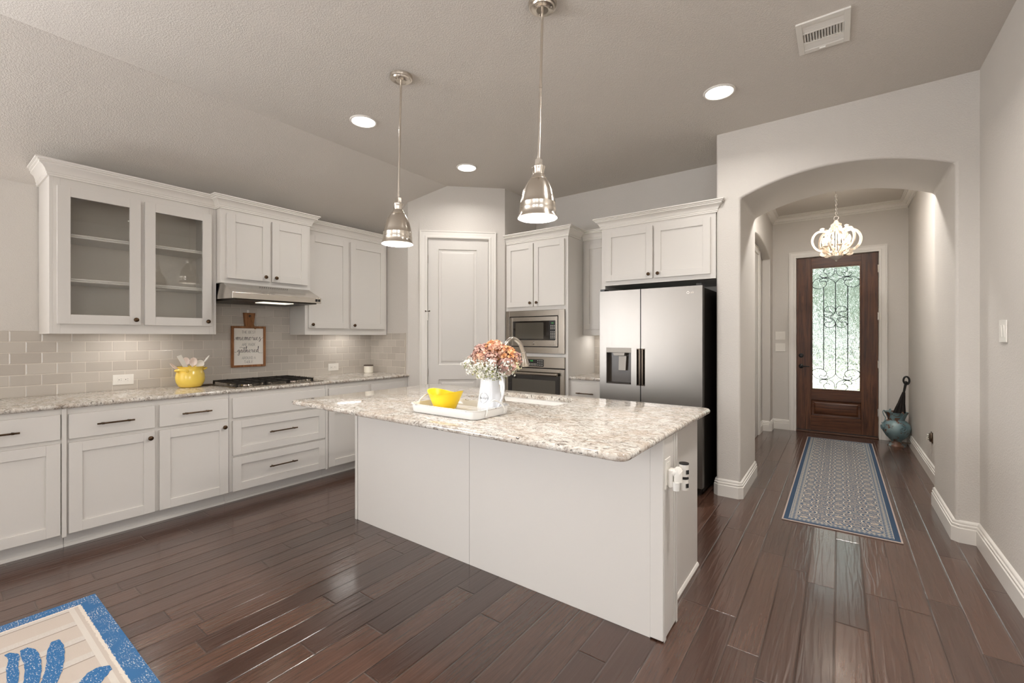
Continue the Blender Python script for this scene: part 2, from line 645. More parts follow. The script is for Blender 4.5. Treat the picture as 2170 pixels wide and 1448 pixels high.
    def ribbon(self, pts, hw, th, O, U, V, m=0):
        """flat band: pts (u,v) in plane O+uU+vV, half width hw (float or list), thickness th along the plane normal"""
        O, U, V = Vector(O), Vector(U), Vector(V)
        Nn = U.cross(V).normalized()
        N = len(pts)
        hs = hw if isinstance(hw, (list, tuple)) else [hw] * N
        vs = []
        for i in range(N):
            a = Vector(pts[max(i - 1, 0)])
            b_ = Vector(pts[min(i + 1, N - 1)])
            d = (b_ - a).normalized()
            n_ = Vector((-d.y, d.x))
            for s_ in (-1, 1):
                q = Vector(pts[i]) + n_ * (hs[i] * s_)
                for k_ in (-0.5, 0.5):
                    vs.append(O + U * q.x + V * q.y + Nn * (th * k_))
        fs = []
        for i in range(N - 1):
            a_ = i * 4
            b_ = a_ + 4
            for (p_, q_) in ((0, 1), (1, 3), (3, 2), (2, 0)):
                fs.append((a_ + p_, b_ + p_, b_ + q_, a_ + q_))
        fs.append((0, 1, 3, 2))
        e = (N - 1) * 4
        fs.append((e, e + 2, e + 3, e + 1))
        return self.add(vs, fs, m)

    def xf(self, fn):
        self.v = [tuple(fn(p)) for p in self.v]
        return self

    def build(self, name, mats, parent=None, bevel=0.0, seg=2, smooth=35, local=False, recalc=True, origin=None, sub=0):
        mats = mats if isinstance(mats, (list, tuple)) else [mats]
        bm = bmesh.new()
        vs = [bm.verts.new(p) for p in self.v]
        for f, mi in zip(self.f, self.m):
            try:
                fc = bm.faces.new([vs[i] for i in f])
                fc.material_index = mi
            except ValueError:
                pass
        if recalc:
            bmesh.ops.recalc_face_normals(bm, faces=bm.faces)
        xs = [p[0] for p in self.v]
        ys = [p[1] for p in self.v]
        zs = [p[2] for p in self.v]
        org = Vector(((min(xs) + max(xs)) / 2, (min(ys) + max(ys)) / 2, min(zs))) if origin is None else Vector(origin)
        bmesh.ops.translate(bm, verts=bm.verts, vec=-org)
        me = bpy.data.meshes.new(name)
        bm.to_mesh(me)
        bm.free()
        for mm in mats:
            me.materials.append(mm)
        if smooth:
            me.shade_smooth()
            me.set_sharp_from_angle(angle=R(smooth))
        o = bpy.data.objects.new(name, me)
        COL.objects.link(o)
        if parent is not None:
            o.parent = parent
            base = Vector((0, 0, 0)) if local else wloc(parent)
            o.location = org - base
        else:
            o.location = org
        if bevel:
            bv = o.modifiers.new('bevel', 'BEVEL')
            bv.width = bevel
            bv.segments = seg
            bv.limit_method = 'ANGLE'
            bv.angle_limit = R(40)
            bv.harden_normals = True
        if sub:
            sm = o.modifiers.new('subd', 'SUBSURF')
            sm.levels = sub
            sm.render_levels = sub
        return o


def wloc(o):
    p = Vector((0, 0, 0))
    while o is not None:
        p += o.location
        o = o.parent
    return p


def tag(o, label=None, cat=None, group=None, kind=None):
    if label:
        o['label'] = label
    if cat:
        o['category'] = cat
    if group:
        o['group'] = group
    if kind:
        o['kind'] = kind
    return o


def thing(name, loc, label, cat, group=None, rot=0.0):
    o = bpy.data.objects.new(name, None)
    COL.objects.link(o)
    o.location = loc
    o.rotation_euler = (0, 0, rot)
    return tag(o, label, cat, group)


def struct(name, mb, m, label=None, **kw):
    o = mb.build(name, m, **kw)
    return tag(o, label, None, None, 'structure')


def copy_tree(o, parent=None):
    c = o.copy()
    COL.objects.link(c)
    if parent is not None:
        c.parent = parent
    for ch in [q for q in bpy.data.objects if q.parent == o]:
        copy_tree(ch, c)
    return c


def smooth_path(pts, n=8, closed=False):
    """Catmull-Rom through the points"""
    P = [Vector(p) for p in pts]
    N = len(P)
    out = []
    rng = N if closed else N - 1
    for i in range(rng):
        p0 = P[(i - 1) % N] if (closed or i > 0) else P[0]
        p1 = P[i]
        p2 = P[(i + 1) % N]
        p3 = P[(i + 2) % N] if (closed or i < N - 2) else P[-1]
        for k in range(n):
            t_ = k / n
            out.append(0.5 * ((2 * p1) + (-p0 + p2) * t_ + (2 * p0 - 5 * p1 + 4 * p2 - p3) * t_ * t_ + (-p0 + 3 * p1 - 3 * p2 + p3) * t_ ** 3))
    if not closed:
        out.append(P[-1])
    return [tuple(q) for q in out]

# ------------------------------------------------------------------ setting
ZC = 3.03
XL = -4.53
# floor
mb = MB().box(-4.7, 4.1, -4.1, 7.75, -0.08, 0.0)
struct('floor', mb, M_FLOOR, smooth=0)
# ceiling: flat slab plus the slope over the left cabinets
cr = -3.558
mb = MB()
mb.prism([(cr, ZC), (4.2, ZC), (4.2, ZC + 0.12), (cr, ZC + 0.12)], 'y', -4.1, 4.9)
mb.prism([(XL - 0.15, 2.39 - 0.0987), (cr, ZC), (cr, ZC + 0.12), (XL - 0.15, 2.42)], 'y', -4.1, 4.9)
struct('ceiling', mb, M_CEIL, smooth=0)
mb = MB().box(-1.1, 0.95, 4.84, 7.75, 3.055, 3.15)
struct('ceiling_hall', mb, M_CEIL, smooth=0)

mb = MB().box(XL - 0.12, XL, -1.4, 3.42, 0, 2.46).box(XL - 0.12, XL, -4.0, -3.6, 0, 2.46)
mb.box(XL - 0.12, XL, -3.6, -1.4, 0, 0.7).box(XL - 0.12, XL, -3.6, -1.4, 2.3, 2.46)
struct('wall_left', mb, M_WALL, smooth=0)
# pantry box in the corner
pd0, pd1 = Vector((-3.867, 3.305)), Vector((-3.089, 4.066))
dn = (pd1 - pd0).normalized()
inn = Vector((-dn.y, dn.x))


def dpt(s, d=0.0):
    """point at distance s along the diagonal wall, d into the room"""
    q = pd0 + dn * s - inn * d
    return q.x, q.y


DL = (pd1 - pd0).length


def zceil(x):
    return ZC if x > cr else ZC - (cr - x) * (0.64 / (cr - XL))


# return wall (behind the end of the left counter)
mb = MB().prism([(XL - 0.02, 0), (pd0.x, 0), (pd0.x, zceil(pd0.x) + 0.02), (XL - 0.02, zceil(XL) + 0.02)], 'y', 3.305, 3.42)
struct('wall_pantry_return', mb, M_WALL, smooth=0)
# diagonal wall, pieces around the pantry door; the door opening runs s0..s1
s0, s1, ph = 0.215, 0.90, 2.436


def diag_piece(mb, a, b, za, zb, z0, d0=0.0, d1=-0.11):
    ax, ay = dpt(a, d0)
    bx, by = dpt(b, d0)
    cx, cy = dpt(b, d1)
    ex, ey = dpt(a, d1)
    vs = [(ax, ay, z0), (bx, by, z0), (cx, cy, z0), (ex, ey, z0), (ax, ay, za), (bx, by, zb), (cx, cy, zb), (ex, ey, za)]
    mb.add(vs, [(0, 3, 2, 1), (4, 5, 6, 7), (0, 1, 5, 4), (1, 2, 6, 5), (2, 3, 7, 6), (3, 0, 4, 7)])


mb = MB()
sc = (cr - pd0.x) / dn.x
diag_piece(mb, 0, s0, zceil(pd0.x) + 0.0, zceil(dpt(s0)[0]) + 0.0, 0)
diag_piece(mb, s0, sc, zceil(dpt(s0)[0]), ZC + 0.01, ph)
diag_piece(mb, sc, s1, ZC + 0.01, ZC + 0.01, ph)
diag_piece(mb, s1, DL, ZC + 0.01, ZC + 0.01, 0)
struct('wall_pantry', mb, M_WALL, smooth=0)
struct('wall_pantry_side', MB().box(-3.20, -3.089, 4.066, 4.74, 0, ZC + 0.02), M_WALL, smooth=0)
struct('wall_back', MB().box(-3.2, -0.80, 4.72, 4.84, 0, ZC + 0.02), M_WALL, smooth=0)

# wall with the arched opening to the entry hall; rounded plaster corners
AX0, AX1, ZS, ZA = -0.650, 0.610, 2.463, 2.603


def arch_pts(x0, x1, zs, za, n=24):
    w = (x1 - x0) / 2
    h = za - zs
    rad = (w * w + h * h) / (2 * h)
    cz = za - rad
    a = math.asin(w / rad)
    return [((x0 + x1) / 2 + rad * math.sin(-a + 2 * a * i / n), cz + rad * math.cos(-a + 2 * a * i / n)) for i in range(n + 1)]


pts = [(-0.835, 0), (AX0, 0)] + arch_pts(AX0, AX1, ZS, ZA) + [(AX1, 0), (0.84, 0), (0.84, 3.06), (-0.835, 3.06)]
mb = MB().prism(pts, 'y', 4.045, 4.84)
struct('wall_arch', mb, M_WALL, bevel=0.02, seg=3, smooth=25)
struct('wall_right', MB().box(0.722, 0.84, 0.9, 4.05, 0, ZC + 0.02), M_WALL, smooth=0)
struct('wall_hall_right', MB().box(0.705, 0.84, 4.84, 7.48, 0, 3.08), M_WALL, smooth=0)
# left wall of the hall with an arched niche that holds a door
nx, nd = -0.78, -0.885
pts = [(4.84, 0), (5.25, 0)] + arch_pts(5.25, 7.20, 2.42, 2.56) + [(7.20, 0), (7.48, 0), (7.48, 3.08), (4.84, 3.08)]
mb = MB().prism(pts, 'x', nd - 0.002, nx)
struct('wall_hall_left', mb, M_WALL, bevel=0.015, seg=3, smooth=25)
struct('wall_niche', MB().box(nd - 0.12, nd, 4.84, 7.48, 0, 3.08), M_WALL, smooth=0)
# entry wall around the front door
EX0, EX1, EZ = -0.487, 0.414, 2.440
mb = MB()
mb.box(-1.0, EX0 - 0.02, 7.47, 7.62, 0, 3.1)
mb.box(EX1 + 0.02, 0.84, 7.47, 7.62, 0, 3.1)
mb.box(EX0 - 0.02, EX1 + 0.02, 7.47, 7.62, EZ + 0.02, 3.1)
struct('wall_entry', mb, M_WALL, smooth=0)
# walls behind the camera with window openings
mb = MB()
zs0, zs1 = 0.72, 2.52
edges = [XL - 0.1]
for wx in WINX:
    edges += [wx - 0.7, wx + 0.7]
edges += [4.0]
mb.box(XL - 0.1, 4.0, -4.1, -3.95, 0, zs0)
mb.box(XL - 0.1, 4.0, -4.1, -3.95, zs1, ZC + 0.02)
for i in range(0, len(edges), 2):
    mb.box(edges[i], edges[i + 1], -4.1, -3.95, zs0, zs1)
struct('wall_rear', mb, M_WALL, smooth=0)
mb = MB()
mb.box(3.95, 4.08, -4.0, 1.0, 0, 0.5)
mb.box(3.95, 4.08, -4.0, 1.0, 2.5, ZC + 0.02)
mb.box(3.95, 4.08, -4.0, -3.2, 0.5, 2.5)
mb.box(3.95, 4.08, -0.8, 1.0, 0.5, 2.5)
struct('wall_side', mb, M_WALL, smooth=0)
struct('wall_living', MB().box(0.84, 4.0, 0.9, 1.02, 0, ZC + 0.02), M_WALL, smooth=0)
for i, wx in enumerate(WINX):
    mb = MB()
    for (a, b) in ((wx - 0.70, wx - 0.64), (wx + 0.64, wx + 0.70), (wx - 0.02, wx + 0.02)):
        mb.box(a, b, -4.02, -3.96, zs0, zs1)
    mb.box(wx - 0.7, wx + 0.7, -4.02, -3.96, zs0, zs0 + 0.06)
    mb.box(wx - 0.7, wx + 0.7, -4.02, -3.96, zs1 - 0.06, zs1)
    mb.box(wx - 0.7, wx + 0.7, -4.02, -3.96, 1.58, 1.62)
    struct('window_%d' % (i + 1), mb, M_TRIM, smooth=0)

# baseboards
BB = [(0, 0), (0.019, 0), (0.019, 0.092), (0.014, 0.097), (0.016, 0.106), (0.016, 0.112), (0.010, 0.118), (0.012, 0.127), (0.008, 0.136), (0, 0.142)]
ch = 0.022


def base(name, path, side, label=None):
    mb = MB().sweep(BB, path, 0.0, side)
    return struct(name, mb, M_TRIM, label, smooth=40)


# pillar: starts beside the fridge, wraps the rounded corners into the opening
base('baseboard_pillar', [(-0.837, 4.16), (-0.837, 4.045 + ch), (-0.835 + ch, 4.045), (AX0 - ch, 4.045), (AX0, 4.045 + ch), (AX0, 4.84 - ch), (AX0 - ch, 4.84),
                          (nx + 0.0, 4.84), (nx, 5.20)], 1)
base('baseboard_arch_right', [(0.705, 7.47), (0.705, 4.84), (AX1 + ch, 4.84), (AX1, 4.84 - ch), (AX1, 4.045 + ch), (AX1 + ch, 4.045), (0.722, 4.045), (0.722, 0.95)], 1)
base('baseboard_entry_left', [(nd, 6.93), (nd, 7.20), (nx - ch, 7.20), (nx, 7.20 + ch), (nx, 7.47), (-0.563, 7.47)], 1)
base('baseboard_entry_right', [(0.498, 7.47), (0.705, 7.47)], 1)
base('baseboard_pantry', [dpt(s1 + 0.09), dpt(DL - 0.01)], 1)
base('baseboard_pantry_left', [dpt(0.03), dpt(s0 - 0.09)], 1)

# hall crown moulding
CRN = [(0, 0), (0.012, 0), (0.012, 0.010), (0.018, 0.013), (0.018, 0.022), (0.026, 0.026), (0.032, 0.042), (0.048, 0.060), (0.062, 0.066), (0.062, 0.076), (0.074, 0.079), (0.074, 0.086), (0.088, 0.089), (0.088, 0.097), (0, 0.097)]
mb = MB().sweep(CRN, [(nx, 4.85), (nx, 7.47), (0.705, 7.47), (0.705, 4.85)], 2.959, 1)
struct('trim_1', mb, M_TRIM, 'white crown moulding round the entry hall ceiling', smooth=40)

# casings: outline pieces with a stepped profile
CAS = [(0, 0), (0.085, 0), (0.085, 0.020), (0.074, 0.020), (0.068, 0.015), (0.030, 0.012), (0.022, 0.016), (0.006, 0.014), (0, 0.008)]


def casing(name, P, w, h, label):
    """P(s, d, z) maps along-wall s, out-of-wall d; opening s 0..w, height h"""
    mb = MB()
    path = [(0, 0), (0, h), (w, h), (w, 0)]
    n = len(CAS)
    vs = []
    dirs = [(-1, 0), (-1, 1), (1, 1), (1, 0)]
    for (s, z), (ds, dz) in zip(path, dirs):
        for (o, d) in CAS:
            vs.append(P(s + ds * o, d, z + dz * o))
    fs = []
    for i in range(3):
        for j in range(n):
            j2 = (j + 1) % n
            fs.append((i * n + j, (i + 1) * n + j, (i + 1) * n + j2, i * n + j2))
    fs.append(tuple(range(n)))
    fs.append(tuple(range(3 * n + n - 1, 3 * n - 1, -1)))
    mb.add(vs, fs)
    return struct(name, mb, M_TRIM, label, smooth=30)


# ---- pantry door
def PD(s, d, z):
    q = dpt(s0 + s, d)
    return (q[0], q[1], z)


wD = s1 - s0
casing('trim_2', PD, wD, ph, 'white casing round the pantry door')
ang = math.atan2(dn.y, dn.x)
dr = bpy.data.objects.new('door_1', None)
COL.objects.link(dr)
dr.location = (*dpt(s0, 0.0), 0)
dr.rotation_euler = (0, 0, ang)
tag(dr, 'white two panel pantry door in the diagonal corner wall', 'door', None, 'structure')


def panel_slab(mb, w, h, panels, y0, y1, rail=None):
    """door slab in local x (0..w), z (0..h), front at y0 (towards -y), raised panels in recesses"""
    xs = sorted(set([0, w] + [v for p in panels for v in (p[0], p[1])]))
    px0, px1 = panels[0][0], panels[0][1]
    mb.box(0, px0, y0, y1, 0, h)
    mb.box(px1, w, y0, y1, 0, h)
    zs = [0]
    for p in sorted(panels, key=lambda q: q[2]):
        mb.box(px0, px1, y0, y1, zs[-1], p[2])
        zs.append(p[3])
    mb.box(px0, px1, y0, y1, zs[-1], h)


def raised(mb, x0, x1, z0, z1, yf, d=0.012, b=0.028, m=0):
    """sunk ogee frame and raised field"""
    rings = [(0, 0), (0.008, d * 0.8), (0.020, d), (b, d), (b + 0.018, d * 0.25), (b + 0.022, d * 0.2)]
    vs = []
    for (i, dep) in rings:
        for (x, z) in ((x0 + i, z0 + i), (x1 - i, z0 + i), (x1 - i, z1 - i), (x0 + i, z1 - i)):
            vs.append((x, yf + dep, z))
    fs = []
    for k in range(len(rings) - 1):
        for j in range(4):
            j2 = (j + 1) % 4
            fs.append((k * 4 + j, k * 4 + j2, k * 4 + 4 + j2, k * 4 + 4 + j))
    e = (len(rings) - 1) * 4
    fs.append((e, e + 1, e + 2, e + 3))
    mb.add(vs, fs, m)


mb = MB()
PP = [(0.115, wD - 0.135, 0.25, 0.84), (0.115, wD - 0.135, 1.005, 2.31)]
panel_slab(mb, wD - 0.006, ph - 0.012, PP, 0.012, 0.047)
mb.box(0.10, wD - 0.12, 0.030, 0.045, 0.2, 2.35)
for p_ in PP:
    raised(mb, p_[0], p_[1], p_[2], p_[3], 0.012)
mb.xf(lambda q: (q[0] + 0.003, q[1], q[2] + 0.008))
mb.build('door_panel', M_WHITE, dr, local=True, smooth=25, recalc=False)
mb = MB()
mb.box(-0.012, 0.0, 0.0, 0.10, 0, ph)
mb.box(wD, wD + 0.012, 0.0, 0.10, 0, ph)
mb.box(-0.012, wD + 0.012, 0.0, 0.10, ph - 0.003, ph + 0.012)
mb.box(0, wD, 0.05, 0.10, 0, ph)
mb.build('door_jamb', M_TRIM, dr, local=True, smooth=0)
for z in (0.30, 0.93, 1.56, 2.20):
    mb = MB().lathe([(0, -0.045), (0.006, -0.045), (0.006, 0.045), (0, 0.045)], (0.001, -0.001, z), 10)
    mb.box(-0.012, 0.001, 0.0, 0.012, z - 0.045, z + 0.045)
    mb.build('hinge', M_NICKEL2, dr, local=True)
mb = MB().tube([(0.0, -0.004, 1.615), (-0.02, -0.02, 1.617)], 0.004, 8)
mb.tube([(0.0, -0.004, 1.615), (0.02, -0.025, 1.617)], 0.004, 8)
mb.sphere((-0.022, -0.022, 1.617), 0.008, 10, 6).sphere((0.022, -0.027, 1.617), 0.008, 10, 6)
mb.build('door_stop_pin', M_BRONZE, dr, local=True)


def lever(parent, x, z, yf, direction, m, r=0.033, L=0.115, loc=True):
    mb = MB().lathe([(0, 0), (r, 0), (r, -0.006), (r * 0.7, -0.012), (0.012, -0.016), (0.011, -0.045), (0, -0.045)], (x, yf, z), 24, axis='y')
    mb.tube([(x, yf - 0.04, z), (x + direction * 0.03, yf - 0.045, z), (x + direction * 0.08, yf - 0.045, z + 0.002), (x + direction * L, yf - 0.042, z - 0.002)],
            [0.010, 0.009, 0.0075, 0.006], 10)
    return mb.build('door_handle', m, parent, local=loc)


lever(dr, wD - 0.065, 0.925, 0.012, -1, M_BRONZE)


# ---- front door
fd = bpy.data.objects.new('door_2', None)
COL.objects.link(fd)
fd.location = (EX0, 7.50, 0.02)
tag(fd, 'dark wood front door with tall glass and iron scrollwork', 'door', None, 'structure')
FW, FH = EX1 - EX0, 2.42
gx0, gx1, gz0, gz1 = 0.185, 0.712, 0.585, 2.262
casing('trim_3', lambda s, d, z: (EX0 + s - 0.002, 7.47 - d, z), FW + 0.004, EZ, 'white casing round the front door')
mb = MB().box(0.003, gx0 - 0.012, 0, 0.045, 0.006, FH - 0.004).box(gx1 + 0.012, FW - 0.003, 0, 0.045, 0.006, FH - 0.004)
mb.build('door_stile', M_DOORV, fd, local=True, bevel=0.002)
mb = MB().box(gx0 - 0.012, gx1 + 0.012, 0, 0.045, gz1 + 0.012, FH - 0.004).box(gx0 - 0.012, gx1 + 0.012, 0, 0.045, 0.43, gz0 - 0.012)
mb.box(gx0 - 0.012, gx1 + 0.012, 0, 0.045, 0.006, 0.205).box(gx0 - 0.012, gx1 + 0.012, 0.022, 0.044, 0.2, 0.435)
mb.build('door_rail', M_DOORH, fd, local=True, bevel=0.002)
mb = MB()
raised(mb, gx0 - 0.012, gx1 + 0.012, 0.205, 0.43, 0.0, d=0.016, b=0.032)
mb.build('door_panel', M_DOORH, fd, local=True, smooth=25, recalc=False)
mb = MB()
for a, b_, c_, d_ in ((gx0 - 0.012, gx0 + 0.004, gz0 - 0.012, gz1 + 0.012), (gx1 - 0.004, gx1 + 0.012, gz0 - 0.012, gz1 + 0.012),
                      (gx0, gx1, gz0 - 0.012, gz0 + 0.004), (gx0, gx1, gz1 - 0.004, gz1 + 0.012)):
    mb.box(a, b_, -0.006, 0.04, c_, d_)
mb.build('glass_bead', M_DOORV, fd, local=True, bevel=0.003)
MB().box(gx0, gx1, 0.024, 0.028, gz0, gz1).build('door_glass', M_RIPPLE, fd, local=True, smooth=0)
# scrollwork, traced once per half and mirrored; units: drawing px from the centre line / from the glass top
U_ = (gx1 - gx0) / 1040.0
gcx = (gx0 + gx1) / 2
H_ = (gz1 - gz0) / U_
big = [(10, 30), (22, 110), (30, 170), (80, 230), (170, 268), (262, 270), (360, 272), (450, 312), (505, 385), (518, 450), (495, 515), (430, 552), (350, 560), (272, 535), (215, 485), (195, 430), (215, 380), (270, 358), (335, 380)]
scr = [
    big,
    [(0, 445), (22, 395), (90, 325), (180, 282), (255, 268)],
    [(170, 195), (182, 235), (232, 262), (310, 250), (352, 205), (335, 168), (298, 175)],
    [(260, 278), (200, 296), (168, 330), (180, 368), (215, 372), (240, 350)],
    [(260, 278), (330, 300), (358, 335), (340, 372), (300, 375)],
    [(120, 135), (165, 165), (222, 150), (262, 105), (255, 55), (215, 15)],
    [(222, 150), (190, 165), (215, 190)],
]
mid = [
    [(6, 1150), (20, 1110), (65, 1068), (135, 1055), (205, 1075), (245, 1135), (225, 1190), (155, 1203), (125, 1185)],
    [(6, 1150), (14, 1215), (55, 1285), (110, 1336)],
    [(155, 1203), (95, 1212), (72, 1255), (105, 1305), (175, 1330), (235, 1315), (250, 1285), (225, 1262), (190, 1275)],
]
mbp = MB()


def w3(s, p, y=0.016):
    return (gcx + s * p[0] * U_, y, gz1 - p[1] * U_)


for s in (-1, 1):
    for st in scr:
        sp = smooth_path([w3(s, q) for q in st], 5)
        mbp.tube(sp, 0.0040, 6)
        mbp.tube(smooth_path([w3(s, (q[0], H_ - q[1])) for q in st], 5), 0.0040, 6)
    for st in mid:
        mbp.tube(smooth_path([w3(s, q) for q in st], 5), 0.0040, 6)
        mbp.tube(smooth_path([w3(s, (q[0], 2 * 1341 - q[1])) for q in st], 5), 0.0040, 6)
    mbp.tube([w3(s, (262, 535)), w3(s, (262, H_ - 535))], 0.0050, 8)
    for yy in (270, H_ - 270):
        mbp.sphere(w3(s, (258, yy)), 0.011, 8, 6, (1.6, 0.7, 0.7))
    for yy in (1145, 1300, 2 * 1341 - 1145):
        mbp.sphere(w3(s, (258, yy)), 0.008, 8, 6)
mbp.tube([w3(1, (0, 440)), w3(1, (0, 1150))], 0.0046, 8)
mbp.tube([w3(1, (0, 2 * 1341 - 1150)), w3(1, (0, H_ - 440))], 0.0046, 8)
mbp.build('iron_scrollwork', M_WIRON, fd, local=True, smooth=60)
for z, nm in ((0.895, 'lever'), (1.045, 'bolt')):
    if nm == 'lever':
        lever(fd, 0.055, z, 0.0, 1, M_BLACK, 0.03, 0.10)
    else:
        MB().lathe([(0, 0), (0.031, 0), (0.030, -0.010), (0.014, -0.014), (0.012, -0.026), (0, -0.026)], (0.055, 0, z), 24, axis='y').build('deadbolt', M_BLACK, fd, local=True)
for z in (0.32, 0.95, 1.58, 2.20):
    mb = MB().lathe([(0, -0.05), (0.007, -0.05), (0.007, 0.05), (0, 0.05)], (FW - 0.004, -0.008, z), 10)
    mb.box(FW - 0.004, FW + 0.006, -0.008, 0.006, z - 0.05, z + 0.05)
    mb.build('hinge', M_NICKEL2, fd, local=True)
mb = MB().box(-0.02, -0.001, -0.03, 0.11, -0.02, FH + 0.01).box(FW + 0.001, FW + 0.02, -0.03, 0.11, -0.02, FH + 0.01).box(-0.02, FW + 0.02, -0.03, 0.11, FH, FH + 0.02)
mb.box(-0.001, 0.012, 0.047, 0.060, 0, FH).box(FW - 0.012, FW + 0.001, 0.047, 0.060, 0, FH).box(0, FW, 0.047, 0.060, FH - 0.014, FH)
mb.build('door_jamb', M_TRIM, fd, local=True, smooth=0)
mb = MB().box(0, FW, -0.06, 0.10, -0.019, -0.002)
mb.build('door_sill', wood('sill_wood', (60, 36, 24), (96, 66, 48), (124, 92, 70), 0.4, (2, 30, 30)), fd, local=True, bevel=0.004)
MB().box(0.002, FW - 0.002, -0.004, 0.04, -0.002, 0.008).build('door_sweep', M_BLACK, fd, local=True)

# ---- niche door in the hall
casing('trim_4', lambda s, d, z: (nd + d, 6.83 - 0.92 + s, z), 0.92, 2.44, 'white casing in the hall niche')
nd3 = bpy.data.objects.new('door_3', None)
COL.objects.link(nd3)
nd3.location = (nd, 5.91, 0)
tag(nd3, 'white panel door in the arched niche of the hall', 'door', None, 'structure')
mb = MB()
mb.box(-0.002, 0.004, 0.003, 0.917, 0.01, 2.43)
for (a, b_) in ((0.2, 0.84), (1.0, 2.3)):
    mb.box(0.004, 0.008, 0.15, 0.77, a, b_)
mb.build('door_panel', M_WHITE, nd3, local=True, bevel=0.002)

# ---- the yard beyond the front door
M_LAWN = mat('lawn_grass', (116, 134, 92), 0.9)
g = NT(M_LAWN)
g.set('Base Color', g.ramp(g.noise(g.pos(), 9, 4, 0.6), [(0.3, (104, 126, 84)), (0.7, (156, 170, 124))]))
M_CONC = mat('pale_concrete', (206, 202, 196), 0.85)
M_BRICK = mat('pale_brick', (196, 186, 176), 0.85)
struct('ground', MB().box(-14, 14, 9.6, 34, -0.34, -0.22), M_LAWN, 'lawn beyond the front door', smooth=0)
struct('ground_porch', MB().box(-3, 3, 7.62, 9.6, -0.2, -0.06), M_CONC, 'concrete porch floor', smooth=0)
struct('ground_street', MB().box(-14, 14, 16.5, 23.5, -0.22, -0.19), M_CONC, 'pale street beyond the lawn', smooth=0)


def leafy(name, cx, cy, z0, rx, ry, rz, n, leaf, cols, seed):
    rr = random.Random(seed)
    mb = MB()
    for i in range(n):
        while True:
            d = Vector((rr.uniform(-1, 1), rr.uniform(-1, 1), rr.uniform(-1, 1)))
            if 0.5 < d.length < 1:
                break
        c = Vector((cx + d.x * rx, cy + d.y * ry, z0 + rz + d.z * rz))
        a = Vector((rr.uniform(-1, 1), rr.uniform(-1, 1), rr.uniform(-1, 1))).normalized()
        b_ = a.cross(Vector((rr.uniform(-1, 1), rr.uniform(-1, 1), rr.uniform(-1, 1)))).normalized()
        l_ = leaf * rr.uniform(0.6, 1.3)
        mb.add([c - a * l_, c + b_ * l_ * 0.45, c + a * l_, c - b_ * l_ * 0.45], [(0, 1, 2, 3)], 0)
    return mb


M_LEAF = mat('tree_leaves', (92, 118, 70), 0.8)
g = NT(M_LEAF)
g.set('Base Color', g.ramp(g.noise(g.pos(), 1.4, 3), [(0.3, (92, 108, 96)), (0.7, (150, 162, 152))]))
M_BARK = mat('tree_bark', (96, 82, 70), 0.9)
for i, (tx, ty, tz, rx, rz) in enumerate(((-3.4, 13.2, 1.5, 1.9, 1.9), (0.7, 14.2, 1.7, 2.1, 2.2), (5.0, 13.0, 1.4, 2.0, 1.9))):
    tr_ = thing('yard_tree', (tx, ty, -0.3), ['leafy green tree on the lawn, left of the path of view through the door glass',
                                             'leafy green tree straight beyond the front door glass',
                                             'leafy green tree on the lawn, far right beyond the front door'][i], 'tree', 'yard trees beyond the front door')
    leafy('crown', tx, ty, tz - 0.2, rx, rx, rz, 1500, 0.20, None, 3 + i).build('crown', M_LEAF, tr_, smooth=0, recalc=False)
    MB().tube([(tx, ty, -0.3), (tx + 0.05, ty, 0.8), (tx - 0.05, ty, tz + 1.2)], [0.14, 0.11, 0.07], 10).build('trunk', M_BARK, tr_)
hg = thing('hedge', (0, 25, -0.2), 'long green hedge across the street beyond the front door', 'hedge')
mb = leafy('hedge', 0, 25.5, -0.3, 13, 1.2, 2.6, 3500, 0.35, None, 11)
ho = mb.build('foliage', M_LEAF, hg, smooth=0, recalc=False)

# ------------------------------------------------------------------ cabinets
def TL(X):
    """local (u, w, z) -> world for the left wall: u runs along +y, w out from plane X"""
    return lambda p: (X + p[1], p[0], p[2])


def TB(Y):
    return lambda p: (p[0], Y - p[1], p[2])


def knob(T, u, w, z, parent):
    mb = MB()
    prof = [(0, 0), (0.007, 0), (0.006, 0.012), (0.009, 0.016), (0.0155, 0.020), (0.0155, 0.026), (0.010, 0.030), (0, 0.031)]
    n = 16
    k = len(prof)
    vs = []
    for i in range(n):
        a = 2 * PI * i / n
        for (r, h) in prof:
            vs.append((u + r * math.cos(a), w + h, z + r * math.sin(a)))
    fs = []
    for i in range(n):
        for j in range(k - 1):
            i2 = (i + 1) % n
            fs.append((i * k + j, i2 * k + j, i2 * k + j + 1, i * k + j + 1))
    mb.add(vs, fs).xf(T)
    return mb.build('knob', M_BRONZE, parent, smooth=50)


def pull(T, u0, u1, w, z, parent):
    mb = MB()
    mb.tube([(u0, w + 0.030, z), (u1, w + 0.030, z)], 0.0055, 10)
    for u in (u0 + 0.028, u1 - 0.028):
        mb.tube([(u, w, z), (u, w + 0.03, z)], 0.005, 8)
        mb.tube([(u - 0.006, w + 0.030, z), (u + 0.006, w + 0.030, z)], 0.007, 10)
    mb.xf(T)
    return mb.build('pull_handle', M_BRONZE, parent, smooth=50)


